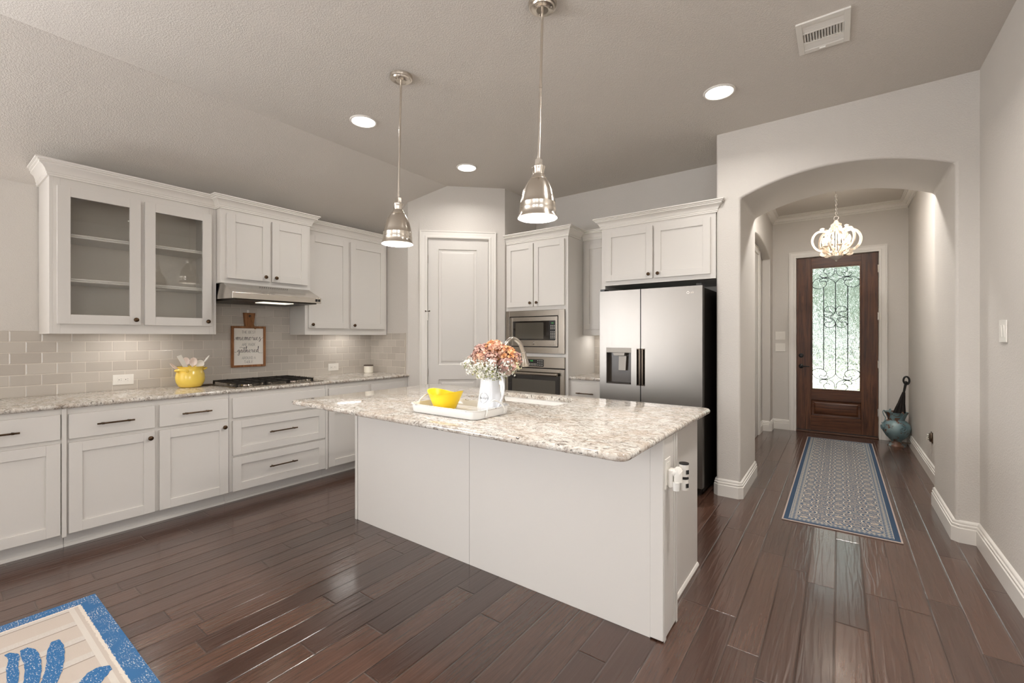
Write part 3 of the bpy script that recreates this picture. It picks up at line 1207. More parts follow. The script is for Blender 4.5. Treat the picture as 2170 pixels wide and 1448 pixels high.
def shaker(T, u0, u1, z0, z1, w, parent, name='door', st=0.062, glass=False, th=0.020):
    mb = MB()
    mb.box(u0, u0 + st, w, w + th, z0, z1)
    mb.box(u1 - st, u1, w, w + th, z0, z1)
    mb.box(u0 + st, u1 - st, w, w + th, z0, z0 + st)
    mb.box(u0 + st, u1 - st, w, w + th, z1 - st, z1)
    if not glass:
        mb.box(u0 + st - 0.004, u1 - st + 0.004, w + 0.002, w + th - 0.010, z0 + st - 0.004, z1 - st + 0.004)
    mb.xf(T)
    o = mb.build(name, M_WHITE, parent, bevel=0.0010)
    if glass:
        mb = MB().box(u0 + st - 0.004, u1 - st + 0.004, w + 0.006, w + 0.009, z0 + st - 0.004, z1 - st + 0.004).xf(T)
        mb.build('glass_pane', M_PANE, o, smooth=0)
    return o


def slab(T, u0, u1, z0, z1, w, parent, name='drawer'):
    mb = MB().box(u0, u1, w, w + 0.020, z0, z1).xf(T)
    return mb.build(name, M_WHITE, parent, bevel=0.002)


def face_frame(mb, u0, u1, z0, z1, w, openings, th=0.019):
    """frame as a plate with rectangular openings cut (boxes between); openings share u columns"""
    mb.box(u0, u1, w - th, w, z0, z1)


CROWN = [(0, 0), (0.010, 0), (0.010, 0.010), (0.014, 0.013), (0.014, 0.022), (0.018, 0.026), (0.023, 0.040), (0.033, 0.055), (0.046, 0.064), (0.050, 0.066), (0.050, 0.075), (0.059, 0.078), (0.059, 0.086), (0.069, 0.089), (0.069, 0.098), (0, 0.098)]
BX = -3.872          # face frame plane of the left base cabinets
T1 = TL(BX)


def base_cab(u0, u1, label, depth=0.645):
    t = thing('base_cabinet', ((2 * BX - depth) / 2, (u0 + u1) / 2, 0), label, 'base cabinet', 'white base cabinets along the left wall')
    mb = MB()
    mb.box(u0 + 0.001, u1 - 0.001, -depth, 0, 0.105, 0.884)
    mb.box(u0 + 0.001, u1 - 0.001, -depth, -0.085, 0.0, 0.104)
    mb.xf(T1)
    mb.build('carcass', M_WHITE, t, bevel=0.001)
    mb = MB().sweep([(0, 0), (0.012, 0), (0.010, 0.012), (0.004, 0.018), (0, 0.018)], [(BX - 0.085, u0 + 0.001), (BX - 0.085, u1 - 0.001)], 0.0, 1)
    mb.build('shoe_moulding', M_TRIM, t)
    return t


def stile(T, u0, u1, z0, z1, parent):
    MB().box(u0, u1, 0, 0.016, z0, z1).xf(T).build('filler_stile', M_WHITE, parent, bevel=0.001)


ca = base_cab(-0.42, 0.588, 'white base cabinet at the left edge of the picture, one drawer over a door')
d = slab(T1, 0.03, 0.56, 0.698, 0.850, 0, ca)
pull(T1, 0.201, 0.389, 0.020, 0.772, d)
shaker(T1, 0.03, 0.56, 0.110, 0.672, 0, ca)
d = slab(T1, -0.40, 0.005, 0.698, 0.850, 0, ca)
pull(T1, -0.29, -0.10, 0.020, 0.772, d)
d = shaker(T1, -0.40, 0.005, 0.110, 0.672, 0, ca)
knob(T1, -0.03, 0.020, 0.63, d)
stile(T1, 0.566, 0.588, 0.09, 0.884, ca)
cb = base_cab(0.588, 1.503, 'white base cabinet under the yellow pot, two drawers above two doors')
for (a, b_, kx, p0) in ((0.597, 1.029, 1.000, 0.723), (1.056, 1.493, 1.462, 1.182)):
    d = slab(T1, a, b_, 0.694, 0.848, 0, cb)
    pull(T1, p0, p0 + 0.188, 0.020, 0.772, d)
    d = shaker(T1, a, b_, 0.107, 0.670, 0, cb)
    knob(T1, kx, 0.020, 0.628, d)
cc = base_cab(1.503, 2.334, 'white base cabinet under the cooktop, blank panel over two wide drawers')
slab(T1, 1.526, 2.308, 0.686, 0.845, 0, cc, 'false_front')
for (a, b_, pz) in ((0.390, 0.664, 0.535), (0.105, 0.372, 0.245)):
    d = shaker(T1, 1.526, 2.308, a, b_, 0, cc, 'drawer')
    pull(T1, 1.80, 2.035, 0.012, pz, d)
stile(T1, 2.312, 2.334, 0.09, 0.884, cc)
cd = base_cab(2.334, 3.303, 'white base cabinet in the far corner, partly hidden by the island')
for (a, b_) in ((2.346, 2.782), (2.816, 3.245)):
    slab(T1, a, b_, 0.690, 0.843, 0, cd)
    d = shaker(T1, a, b_, 0.105, 0.666, 0, cd)

# left worktop, bullnose front edge
def bull(w0, w1, z0, z1, r=0.015, n=6):
    zc = (z0 + z1) / 2
    rr = (z1 - z0) / 2
    pts = [(w0, z0)]
    for i in range(n * 2 + 1):
        a = -PI / 2 + PI * i / (n * 2)
        pts.append((w1 - rr + rr * math.cos(a), zc + rr * math.sin(a)))
    pts.append((w0, z1))
    return pts


mb = MB().prism(bull(XL + 0.001, -3.842, 0.885, 0.914), 'y', -0.42, 3.304)
tag(mb.build('countertop', M_GRAN, smooth=40), 'speckled white granite worktop running along the left wall under the tile', 'countertop')
# tile backsplash
mb = MB().box(XL + 0.0005, XL + 0.008, -0.42, 3.304, 0.9145, 1.371)
mb.box(XL + 0.0005, XL + 0.008, 1.516, 2.316, 1.371, 1.70)
bs = mb.build('tile_backsplash', M_TILE_Y, smooth=0)
tag(bs, 'glossy greige subway tile backsplash on the left wall behind the cooktop', 'backsplash')
mb = MB().box(XL + 0.008, -3.905, 3.297, 3.3045, 0.9145, 1.371)
bs2 = mb.build('tile_backsplash', M_TILE_X, smooth=0)
tag(bs2, 'short return of greige subway tile at the far end of the left worktop', 'backsplash')
MB().box(-3.905, -3.897, 3.294, 3.3045, 0.9145, 1.374).build('edge_tile', mat('tile_edge', (190, 181, 169), 0.2), bs2, bevel=0.001)

# ---- wall cabinets on the left wall
def wall_cab(name, u0, u1, z0, z1, X, label, crown_path, cz=None, group='white wall cabinets on the left wall', cat='wall cabinet', solid=True):
    t = thing(name, ((XL + X) / 2, (u0 + u1) / 2, z0), label, cat, group)
    T = TL(X)
    dep = X - XL
    if solid:
        zc_ = 2.388
        mb = MB().box(u0 + 0.014, u1 - 0.014, -dep + 0.010, -0.018, (z0 + 0.032 if z0 < 1.5 else z0 + 0.012), zc_ - 0.001)
        mb.box(u0, u1, -0.019, 0, z0, z1 - 0.03).box(u0, u0 + 0.016, -dep + 0.009, -0.019, z0, zc_).box(u1 - 0.016, u1, -dep + 0.009, -0.019, z0, zc_)
        mb.xf(T).build('carcass', M_WHITE, t, bevel=0.001)
    if crown_path:
        MB().sweep(CROWN, crown_path, cz if cz else z1 - 0.098 + 0.0, 1).build('crown_moulding', M_TRIM, t, smooth=25)
    return t, T


w1, T = wall_cab('glass_door_cabinet', 0.549, 1.512, 1.350, 2.478, -4.140, 'white wall cabinet with two glass doors and empty shelves',
                 None, solid=False)
# real box with shelves
mb = MB()
dep = -4.140 - XL
mb.box(0.549, 0.567, -dep + 0.009, 0, 1.350, 2.385)
mb.box(1.494, 1.512, -dep + 0.009, 0, 1.350, 2.385)
mb.box(0.567, 1.494, -dep + 0.009, -0.019, 1.382, 1.400)
mb.box(0.567, 1.494, -dep + 0.009, -0.019, 2.36, 2.378)
mb.box(0.567, 0.60, -0.019, 0, 1.35, 2.40).box(1.462, 1.494, -0.019, 0, 1.35, 2.40)
mb.box(0.60, 1.462, -0.019, 0, 1.35, 1.432).box(0.60, 1.462, -0.019, 0, 2.30, 2.40)
mb.box(1.010, 1.050, -0.019, 0, 1.432, 2.30)
mb.xf(T).build('carcass', M_WHITE, w1, bevel=0.001)
MB().box(0.567, 1.494, -dep + 0.010, -dep + 0.016, 1.40, 2.36).xf(T).build('back_panel', M_CABIN, w1, smooth=0)
for zz in (1.705, 2.005):
    mb = MB().box(0.570, 1.491, -dep + 0.018, -0.05, zz, zz + 0.019)
    mb.prism([(-0.05, zz - 0.003), (-0.036, zz - 0.003), (-0.034, zz + 0.004), (-0.040, zz + 0.008), (-0.034, zz + 0.012), (-0.036, zz + 0.021), (-0.05, zz + 0.021)], 'x', 0.570, 1.491)
    mb.xf(T).build('shelf', M_WHITE, w1, bevel=0.001)
MB().sweep(CROWN, [(XL + 0.002, 0.549), (-4.140, 0.549), (-4.140, 1.513)], 2.380, 1).build('crown_moulding', M_TRIM, w1, smooth=25)
for (a, b_, kx) in ((0.584, 1.017, 0.986), (1.041, 1.474, 1.443)):
    d = shaker(T, a, b_, 1.416, 2.325, 0, w1, glass=True, st=0.063)
    knob(T, kx, 0.020, 1.453, d)

X2 = -4.058
w2, T = wall_cab('upper_cabinet', 1.514, 2.275, 1.772, 2.478, X2, 'small white wall cabinet above the steel range hood',
                 [(-4.138 - 0.07, 1.514), (X2, 1.514), (X2, 2.275), (-4.30, 2.275)], 2.380)
for (a, b_, kx) in ((1.557, 1.897, 1.854), (1.917, 2.243, 1.944)):
    d = shaker(T, a, b_, 1.814, 2.347, 0, w2)
    knob(T, kx, 0.020, 1.850, d)
X3 = -4.228
w3_, T = wall_cab('upper_cabinet', 2.318, 3.296, 1.350, 2.487, X3, 'tall white two door wall cabinet right of the hood',
                  [(X3, 2.277), (X3, 3.300)], 2.389)
for (a, b_, kx) in ((2.348, 2.785, 2.381), (2.816, 3.262, 2.852)):
    d = shaker(T, a, b_, 1.416, 2.342, 0, w3_)
    knob(T, kx, 0.020, 1.452, d)

# ---- range hood
hd = thing('range_hood', (-4.2, 1.90, 1.636), 'stainless steel under cabinet range hood over the cooktop', 'range hood')
hy0, hy1, hx = 1.517, 2.262, -3.842
mb = MB()
P0 = [(XL + 0.01, 1.652), (hx, 1.636), (hx, 1.684), (X2 + 0.01, 1.770), (XL + 0.01, 1.770)]
mb.prism(P0, 'y', hy0, hy1)
mb.xf(lambda p: (p[0], p[1] + (0.012 if (p[1] < 1.9 and p[0] > X2 - 0.1 and p[2] > 1.70) else (-0.0 if p[1] < 1.9 else 0)), p[2]))
mb.build('hood_body', steel('hood_steel', (214, 208, 200), 0.24, (3, 900, 3), 0.08), hd, bevel=0.002)
MB().box(-4.45, -3.87, hy0 + 0.03, hy1 - 0.03, 1.628, 1.650).xf(lambda p: p).build('filter', M_STEELDK, hd)
MB().box(-4.10, -3.95, 1.80, 2.06, 1.624, 1.630).build('hood_light', mat('hood_lens', (255, 250, 240), 0.4, emit=(255, 240, 215), es=1.3), hd)
for k in range(2):
    MB().box(hx, hx + 0.004, 2.205 + k * 0.026, 2.225 + k * 0.026, 1.650, 1.672).build('switch_button', M_BLACK, hd, bevel=0.001)
mb = MB()
for k in range(14):
    mb.box(0, 0.002, 1.80 + k * 0.018, 1.81 + k * 0.018, 0, 0.003)
mb.xf(lambda p: (X2 + 0.035 + p[0], p[1], 1.757 + p[2]))
mb.build('vent_slots', M_DARK, hd, smooth=0)

# ---- cooktop
ck = thing('gas_cooktop', (-4.12, 1.96, 0.914), 'stainless gas cooktop with black grates set in the left worktop', 'cooktop')
kx0, kx1, ky0, ky1 = -4.40, -3.895, 1.56, 2.32
MB().box(kx0, kx1, ky0, ky1, 0.915, 0.922).build('cooktop_tray', M_STEEL, ck, bevel=0.003)
burn = [(-4.27, 1.70, 0.042), (-4.02, 1.70, 0.036), (-4.14, 1.90, 0.052), (-4.27, 2.09, 0.036), (-4.02, 2.09, 0.042)]
for (bx_, by_, br) in burn:
    b_ = MB().lathe([(0, 0.922), (br + 0.012, 0.922), (br + 0.008, 0.932), (br, 0.934), (0, 0.934)], (bx_, by_, 0), 24).build('burner', M_STEEL, ck)
    MB().lathe([(0, 0.934), (br * 0.85, 0.934), (br * 0.85, 0.941), (br * 0.7, 0.944), (0, 0.944)], (bx_, by_, 0), 24).build('burner_cap', M_IRON, b_)
for (a, b_) in ((1.575, 1.80), (1.805, 1.995), (2.0, 2.225)):
    mb = MB()
    zt = 0.952
    for yy in (a + 0.006, b_ - 0.006):
        mb.box(kx0 + 0.02, kx1 - 0.02, yy - 0.006, yy + 0.006, zt - 0.010, zt)
    for xx in (kx0 + 0.026, kx1 - 0.026):
        mb.box(xx - 0.006, xx + 0.006, a, b_, zt - 0.010, zt)
        for yy in (a + 0.006, b_ - 0.006):
            mb.box(xx - 0.007, xx + 0.007, yy - 0.007, yy + 0.007, 0.922, zt - 0.008)
    mb.box(kx0 + 0.02, kx1 - 0.02, (a + b_) / 2 - 0.005, (a + b_) / 2 + 0.005, zt - 0.010, zt + 0.002)
    for xx in (-4.27, -4.14, -4.02):
        mb.box(xx - 0.005, xx + 0.005, a, b_, zt - 0.010, zt + 0.002)
    mb.build('grate', M_IRON, ck, bevel=0.002)
for k, (kx_, ky_) in enumerate(((-4.32, 2.262), (-4.24, 2.262), (-4.16, 2.262), (-4.08, 2.262), (-4.00, 2.262))):
    MB().lathe([(0, 0.922), (0.021, 0.922), (0.021, 0.928), (0.017, 0.930), (0.016, 0.950), (0, 0.951)], (kx_, ky_, 0), 20).build('control_knob', M_NICKEL2, ck)

# ---- tower, recessed cabinets and fridge cabinet on the back wall
YB = 4.72
TY = 4.091
tX0, tX1 = -3.087, -2.279
tw = thing('oven_cabinet', (-2.71, 4.4, 0), 'tall white oven cabinet holding the microwave and wall oven', 'tall cabinet')
T = TB(TY)
dep = YB - TY - 0.003
mb = MB()
mb.box(tX0, tX0 + 0.019, -dep, 0, 0.105, 2.42).box(tX1 - 0.019, tX1, -dep, 0, 0.0, 2.42)
mb.box(tX0 + 0.019, tX1 - 0.019, -dep, -dep + 0.02, 0.1, 2.42)
mb.box(tX0 + 0.019, tX1 - 0.019, -0.019, 0, 1.622, 2.42)
mb.box(tX0 + 0.019, tX1 - 0.019, -dep + 0.02, -0.019, 1.64, 1.66).box(tX0 + 0.019, tX1 - 0.019, -dep + 0.02, -0.019, 2.38, 2.40)
mb.box(tX0 + 0.019, tX1 - 0.019, -dep + 0.02, -0.019, 1.118, 1.14).box(tX0 + 0.019, tX1 - 0.019, -0.019, 0, 1.113, 1.149)
mb.box(-2.312, tX1 - 0.019, -0.019, 0, 0.42, 1.113).box(-2.312, tX1 - 0.019, -0.019, 0, 1.149, 1.622)
mb.box(tX0 + 0.019, tX1 - 0.019, -0.5, 0, 0.105, 0.42)
mb.box(tX0, tX1 - 0.019, -0.5, -0.08, 0.0, 0.104)
mb.xf(T).build('carcass', M_WHITE, tw, bevel=0.001)
MB().sweep(CROWN, [(tX0 + 0.002, TY), (tX1, TY), (tX1, 4.355)], 2.386, 1).build('crown_moulding', M_TRIM, tw, smooth=25)
for (a, b_, kx) in ((-3.066, -2.708, -2.738), (-2.696, -2.316, -2.652)):
    d = shaker(T, a, b_, 1.664, 2.360, 0, tw, st=0.056)
    knob(T, kx, 0.020, 1.703, d)
d = shaker(T, -3.066, -2.316, 0.12, 0.36, 0, tw, 'drawer')
pull(T, -2.80, -2.58, 0.012, 0.24, d)

YR = 4.426
rc = thing('upper_cabinet', (-2.078, 4.57, 1.345), 'narrow white wall cabinet recessed between the oven cabinet and the fridge', 'wall cabinet')
T = TB(YR)
mb = MB().box(-2.276, -1.883, -(YB - YR) + 0.002, -0.018, 1.377, 2.42).box(-2.277, -1.882, -0.019, 0, 1.345, 2.42)
mb.box(-2.277, -2.262, -(YB - YR) + 0.002, -0.019, 1.345, 1.377).box(-1.897, -1.882, -(YB - YR) + 0.002, -0.019, 1.345, 1.377).xf(T)
mb.build('carcass', M_WHITE, rc, bevel=0.001)
MB().sweep(CROWN, [(tX1 + 0.002, YR), (-1.882, YR)], 2.384, 1).build('crown_moulding', M_TRIM, rc, smooth=25)
d = shaker(T, -2.250, -1.902, 1.412, 2.34, 0, rc, st=0.056)
T = TB(4.13)
rb = thing('base_cabinet', (-2.078, 4.43, 0), 'narrow white base cabinet between the oven cabinet and the fridge', 'base cabinet')
mb = MB().box(-2.277, -1.8785, -0.585, 0, 0.105, 0.884).box(-2.277, -1.8785, -0.585, -0.08, 0, 0.105).xf(T)
mb.build('carcass', M_WHITE, rb, bevel=0.001)
d = slab(T, -2.245, -1.895, 0.690, 0.846, 0, rb)
pull(T, -2.184, -1.99, 0.020, 0.750, d)
d = shaker(T, -2.245, -1.895, 0.11, 0.665, 0, rb)
knob(T, -1.93, 0.020, 0.62, d)
mb = MB().prism([(YB - 0.001, 0.885)] + [(4.10 + 0.0145 - 0.0145 * math.cos(-PI / 2 + PI * i / 10), 0.8995 + 0.0145 * math.sin(-PI / 2 + PI * i / 10)) for i in range(11)] + [(YB - 0.001, 0.914)], 'x', -2.278, -1.8785)
tag(mb.build('countertop', M_GRAN, smooth=40), 'small piece of speckled white granite worktop left of the fridge', 'countertop')
mb = MB().box(-2.278, -1.8785, 4.7105, 4.7195, 0.9145, 1.346)
tag(mb.build('tile_backsplash', M_TILE_X, smooth=0), 'small greige subway tile backsplash left of the fridge', 'backsplash')

YF = 4.048
fc = thing('fridge_cabinet', (-1.36, 4.38, 1.826), 'white two door cabinet above the refrigerator', 'wall cabinet')
T = TB(YF)
fx0, fx1 = -1.878, -0.838
mb = MB().box(fx0, fx1, -(YB - YF) + 0.002, 0, 1.826, 2.42).box(fx0, fx0 + 0.035, -(YB - YF) + 0.002, 0, 1.70, 1.8255)
mb.xf(T).build('carcass', M_WHITE, fc, bevel=0.001)
MB().sweep(CROWN, [(fx0, 4.42), (fx0, YF), (fx1 + 0.004, YF), (fx1 + 0.004, YF + 0.02)], 2.382, 1).build('crown_moulding', M_TRIM, fc, smooth=25)
for (a, b_, kx) in ((-1.832, -1.372, -1.403), (-1.357, -0.879, -1.319)):
    d = shaker(T, a, b_, 1.866, 2.347, 0, fc, st=0.060)
    knob(T, kx, 0.020, 1.904, d)
mb = MB().box(fx0 + 0.001, fx0 + 0.018, 4.05, YB - 0.01, 0.0, 1.699)
tag(mb.build('end_panel', M_WHITE, bevel=0.001), 'white end panel on the left side of the refrigerator', 'cabinet panel')

# ------------------------------------------------------------------ refrigerator
fr_ = thing('refrigerator', (-1.36, 4.25, 0), 'stainless side by side refrigerator with water dispenser and dark sides', 'refrigerator')
rx0, rx1, rxm, ry = -1.818, -0.905, -1.424, 3.872
MB().box(rx0 + 0.006, rx1 - 0.006, ry + 0.075, 4.70, 0.03, 1.745).build('body', M_STEELDK, fr_, bevel=0.004)
M_FR = steel('fridge_steel', (140, 136, 131), 0.36, (900, 900, 2.2), 0.10)


def rounded_door(name, x0, x1, z0, z1, y0, y1, m, parent, holes=None, r=0.012):
    """door with rounded outer vertical edges; holes: one rectangular recess (x0,x1,z0,z1)"""
    mb = MB()

    def blk(a, b_, c_, d_, full=True):
        mb.box(a, b_, y0, y1, c_, d_)
    if holes is None:
        blk(x0, x1, z0, z1)
    else:
        hs = sorted(holes, key=lambda h: h[2])
        hx0, hx1, hz0, hz1 = hs[0]
        blk(x0, hx0, z0, z1)
        blk(hx1, x1, z0, z1)
        blk(hx0, hx1, z0, hz0)
        blk(hx0, hx1, hz1, z1)
    o = mb.build(name, m, parent)
    return o


hz0, hz1 = 0.893, 1.225
dx0, dx1, dz0, dz1 = -1.752, -1.512, 0.897, 1.229
# doors are cut for the dispenser and the pocket handles
mb = MB()
ld = mb
for a, b_, c_, d_ in ((rx0, dx0, 0.075, 1.755), (dx0, dx1, 0.075, dz0), (dx0, dx1, dz1, 1.755), (dx1, -1.462, 0.075, 1.755),
                      (-1.462, rxm - 0.004, 0.075, hz0), (-1.462, rxm - 0.004, hz1, 1.755)):
    mb.box(a, b_, ry, ry + 0.068, c_, d_)
ldo = mb.build('freezer_door', M_FR, fr_)
mb = MB()
for a, b_, c_, d_ in ((rxm + 0.004, -1.384, 0.075, hz0), (rxm + 0.004, -1.384, hz1, 1.755), (-1.384, rx1, 0.075, 1.755)):
    mb.box(a, b_, ry, ry + 0.068, c_, d_)
rdo = mb.build('fridge_door', M_FR, fr_)
M_HND = mat('dark_steel_handle', (72, 64, 56), 0.25, 0.9)
for (a, b_, po, s_) in ((-1.462, rxm - 0.004, ldo, 1), (rxm + 0.004, -1.384, rdo, -1)):
    mb = MB().box(a, b_, ry + 0.040, ry + 0.060, hz0, hz1)
    mb.box(a, a + 0.004, ry - 0.001, ry + 0.05, hz0, hz1).box(b_ - 0.004, b_, ry - 0.001, ry + 0.05, hz0, hz1)
    mb.box(a, b_, ry - 0.001, ry + 0.05, hz0, hz0 + 0.008).box(a, b_, ry - 0.001, ry + 0.05, hz1 - 0.008, hz1)
    xg = b_ - 0.010 if s_ > 0 else a + 0.010
    mb.box(xg - 0.006, xg + 0.006, ry + 0.004, ry + 0.022, hz0 + 0.008, hz1 - 0.008)
    mb.build('pocket_handle', M_HND, po, bevel=0.001)
M_DISP = mat('dispenser_plastic', (66, 58, 50), 0.3, spec=0.5)
dp = MB()
dp.box(dx0, dx1, ry + 0.060, ry + 0.066, dz0, dz1 - 0.045)
dp.box(dx0, dx0 + 0.004, ry, ry + 0.066, dz0, dz1).box(dx1 - 0.004, dx1, ry, ry + 0.066, dz0, dz1)
dp.box(dx0, dx1, ry, ry + 0.066, dz0, dz0 + 0.006)
dpo = dp.build('dispenser', M_DISP, ldo, bevel=0.001)
mb = MB().box(dx0, dx1, ry - 0.001, ry + 0.03, dz1 - 0.045, dz1)
mb.prism([(-1.690, dz1 - 0.045), (-1.574, dz1 - 0.045), (-1.580, dz1 - 0.072), (-1.683, dz1 - 0.072)], 'y', ry + 0.006, ry + 0.05)
mb.prism([(-1.642, 1.155), (-1.568, 1.155), (-1.576, 1.020), (-1.646, 1.020)], 'y', ry + 0.030, ry + 0.040)
mb.build('dispenser_panel', mat('dispenser_silver', (138, 132, 124), 0.4, 0.3), ldo, bevel=0.002)
MB().box(dx0 + 0.01, dx1 - 0.01, ry - 0.002, ry + 0.055, dz0 + 0.006, dz0 + 0.014).build('drip_tray', M_STEELDK, ldo, bevel=0.002)
MB().box(rx0 + 0.02, rx1 - 0.02, ry + 0.05, ry + 0.12, 0.02, 0.075).build('kick_grille', M_STEELDK, fr_, bevel=0.002)
for a_ in (-0.955, -1.815):
    MB().box(a_, a_ + 0.045, ry + 0.002, ry + 0.10, 1.755, 1.775).build('hinge_cover', M_BLACK, fr_, bevel=0.003)
for fxx in (-1.77, -0.955):
    MB().lathe([(0, 0.0), (0.022, 0.0), (0.022, 0.035), (0, 0.035)], (fxx, ry + 0.09, 0), 16).build('foot', M_STEELDK, fr_)
MB().box(-0.928, -0.912, ry + 0.08, ry + 0.082, 0.085, 0.105).build('sticker', M_PLASTIC, fr_)


def stroke_text(mb, strokes, T, r=None):
    for st in strokes:
        mb.tube([T(q) for q in smooth_path([(a, b_, 0) for a, b_ in st], 4)], r, 5)


# badge on the fridge door: ring mark and three letters, very small
def flat_text(name, body, size, m, parent, loc, rot, ext=0.0003, align='CENTER', sx=1.0):
    cu = bpy.data.curves.new(name, 'FONT')
    cu.body = body
    cu.size = size
    cu.extrude = ext
    cu.align_x = align
    cu.align_y = 'CENTER'
    tmp = bpy.data.objects.new(name + '_tmp', cu)
    COL.objects.link(tmp)
    bpy.context.view_layer.update()
    me = bpy.data.meshes.new_from_object(tmp.evaluated_get(bpy.context.evaluated_depsgraph_get()))
    bpy.data.objects.remove(tmp)
    for v_ in me.vertices:
        v_.co.x *= sx
    me.materials.clear()
    me.materials.append(m)
    o = bpy.data.objects.new(name, me)
    COL.objects.link(o)
    if parent is not None:
        o.parent = parent
        o.location = Vector(loc) - wloc(parent)
    else:
        o.location = loc
    o.rotation_euler = rot
    return o


flat_text('badge', 'LG', 0.019, M_NICKEL2, rdo, (-0.985, ry - 0.0012, 1.700), (R(90), 0, 0))
MB().lathe([(0.0085, 0), (0.0105, 0), (0.0105, -0.001), (0.0085, -0.001)], (-1.018, ry - 0.0002, 1.700), 20, axis='y', close=True).build('badge_ring', M_CHROME, rdo)

# ------------------------------------------------------------------ microwave and wall oven
mw = thing('microwave', (-2.695, 4.2, 1.149), 'stainless built in microwave above the wall oven', 'microwave')
my = TY - 0.022
mb = MB()
for a, b_, c_, d_ in ((-3.078, -3.026, 1.150, 1.619), (-2.386, -2.312, 1.150, 1.619), (-3.026, -2.386, 1.150, 1.218), (-3.026, -2.386, 1.556, 1.619)):
    mb.box(a, b_, my, TY - 0.001, c_, d_)
mb.build('trim_kit', M_STEEL, mw, bevel=0.002)
MB().box(-3.026, -2.386, my + 0.018, 4.55, 1.218, 1.556).build('cavity_box', M_DARK, mw)
ob = MB()
for a, b_, c_, d_ in ((-3.020, -2.984, 1.226, 1.548), (-2.424, -2.398, 1.226, 1.548), (-2.984, -2.424, 1.226, 1.292), (-2.984, -2.424, 1.502, 1.548)):
    ob.box(a, b_, my + 0.004, my + 0.018, c_, d_)
wf = ob.build('front_frame', M_STEEL, mw, bevel=0.002)
MB().box(-2.984, -2.498, my + 0.008, my + 0.016, 1.292, 1.502).build('door_glass', M_BLKGLASS, mw)
MB().box(-2.946, -2.574, my + 0.0065, my + 0.009, 1.308, 1.486).build('window_mesh', mat('oven_window', (78, 74, 66), 0.08, spec=0.8), mw)
MB().box(-2.495, -2.424, my + 0.006, my + 0.016, 1.292, 1.502).build('keypad', M_BLACK, mw)
MB().box(-2.482, -2.440, my + 0.004, my + 0.007, 1.468, 1.486).build('display', M_BLACK, mw)
flat_text('clock_digits', '4:10', 0.014, M_GREEN, mw, (-2.460, my + 0.0035, 1.4765), (R(90), 0, 0))
mb = MB()
for i in range(9):
    zz = 1.450 - i * 0.0165
    for j in range(3):
        if i in (3,):
            continue
        mb.box(-2.484 + j * 0.021, -2.472 + j * 0.021, my + 0.0045, my + 0.0065, zz - 0.003, zz + 0.002)
mb.build('printed_legend', M_LEGEND, mw, smooth=0)
mb = MB().box(-2.486, -2.430, my + 0.001, my + 0.005, 1.238, 1.272)
mb.build('open_button', M_STEEL, mw, bevel=0.002)
MB().lathe([(0, 0), (0.015, 0), (0.013, -0.003), (0, -0.004)], (-2.70, my + 0.004, 1.260), 24, axis='y').build('round_badge', M_CHROME, mw)

ov = thing('oven', (-2.695, 4.25, 0.36), 'stainless wall oven with dark glass door and digital controls', 'oven')
MB().box(-3.07, -2.32, TY + 0.001, 4.6, 0.42, 1.105).build('oven_body', M_DARK, ov)
MB().box(-3.078, -2.313, my, TY + 0.001, 0.994, 1.112).build('control_panel', M_STEEL, ov, bevel=0.003)
MB().box(-2.800, -2.566, my - 0.003, my + 0.003, 1.006, 1.084).build('control_glass', M_BLACK, ov, bevel=0.003)
flat_text('clock_digits', '4:10', 0.020, M_GREEN, ov, (-2.722, my - 0.0036, 1.066), (R(90), 0, 0))
mb = MB()
for i in range(2):
    for j in range(7):
        mb.box(-2.792 + j * 0.0205, -2.782 + j * 0.0205, my - 0.0042, my - 0.003, 1.018 + i * 0.014, 1.024 + i * 0.014)
for i in range(3):
    for j in range(3):
        mb.box(-2.645 + j * 0.026, -2.632 + j * 0.026, my - 0.0042, my - 0.003, 1.020 + i * 0.023, 1.026 + i * 0.023)
mb.build('printed_legend', M_LEGEND, ov, smooth=0)
od = MB()
oy = my - 0.004
for a, b_, c_, d_ in ((-3.078, -3.045, 0.42, 0.985), (-2.362, -2.313, 0.42, 0.985), (-3.045, -2.362, 0.42, 0.47), (-3.045, -2.362, 0.945, 0.985)):
    od.box(a, b_, oy, TY + 0.001, c_, d_)
odo = od.build('oven_door', M_STEEL, ov, bevel=0.003)
MB().box(-3.045, -2.362, oy + 0.002, oy + 0.014, 0.47, 0.945).build('door_glass', M_BLKGLASS, odo)
MB().box(-2.985, -2.420, oy + 0.0005, oy + 0.003, 0.53, 0.862).build('window_mesh', mat('oven_window', (78, 74, 66), 0.08), odo)
mb = MB().tube([(-3.05, oy - 0.045, 0.928), (-2.37, oy - 0.045, 0.928)], 0.0165, 14)
for xx in (-3.03, -2.385):
    mb.tube([(xx, oy, 0.932), (xx, oy - 0.045, 0.932)], 0.009, 10)
mb.build('oven_handle', M_STEEL, odo)

# ------------------------------------------------------------------ island
il = thing('kitchen_island', (-1.73, 2.33, 0), 'long white kitchen island with smooth panels and corner posts', 'kitchen island')
ix0, ix1, iy0, iy1 = -2.845, -0.667, 1.944, 2.735
mb = MB()
mb.box(ix0, ix1, iy0 + 0.02, iy0 + 0.04, 0, 0.884).box(ix0, ix0 + 0.02, iy0 + 0.04, iy1, 0, 0.884)
mb.box(ix1 - 0.02, ix1, iy0 + 0.04, iy1, 0, 0.884).box(ix0 + 0.02, ix1 - 0.02, iy1 - 0.02, iy1, 0.1, 0.884).box(ix0 + 0.02, ix1 - 0.02, iy1 - 0.09, iy1 - 0.07, 0.0, 0.1)
mb.build('carcass', M_WHITE, il, bevel=0.001)
MB().box(ix0 + 0.026, -1.7385, iy0, iy0 + 0.02, 0.0, 0.884).build('front_panel', M_WHITE, il, bevel=0.0015)
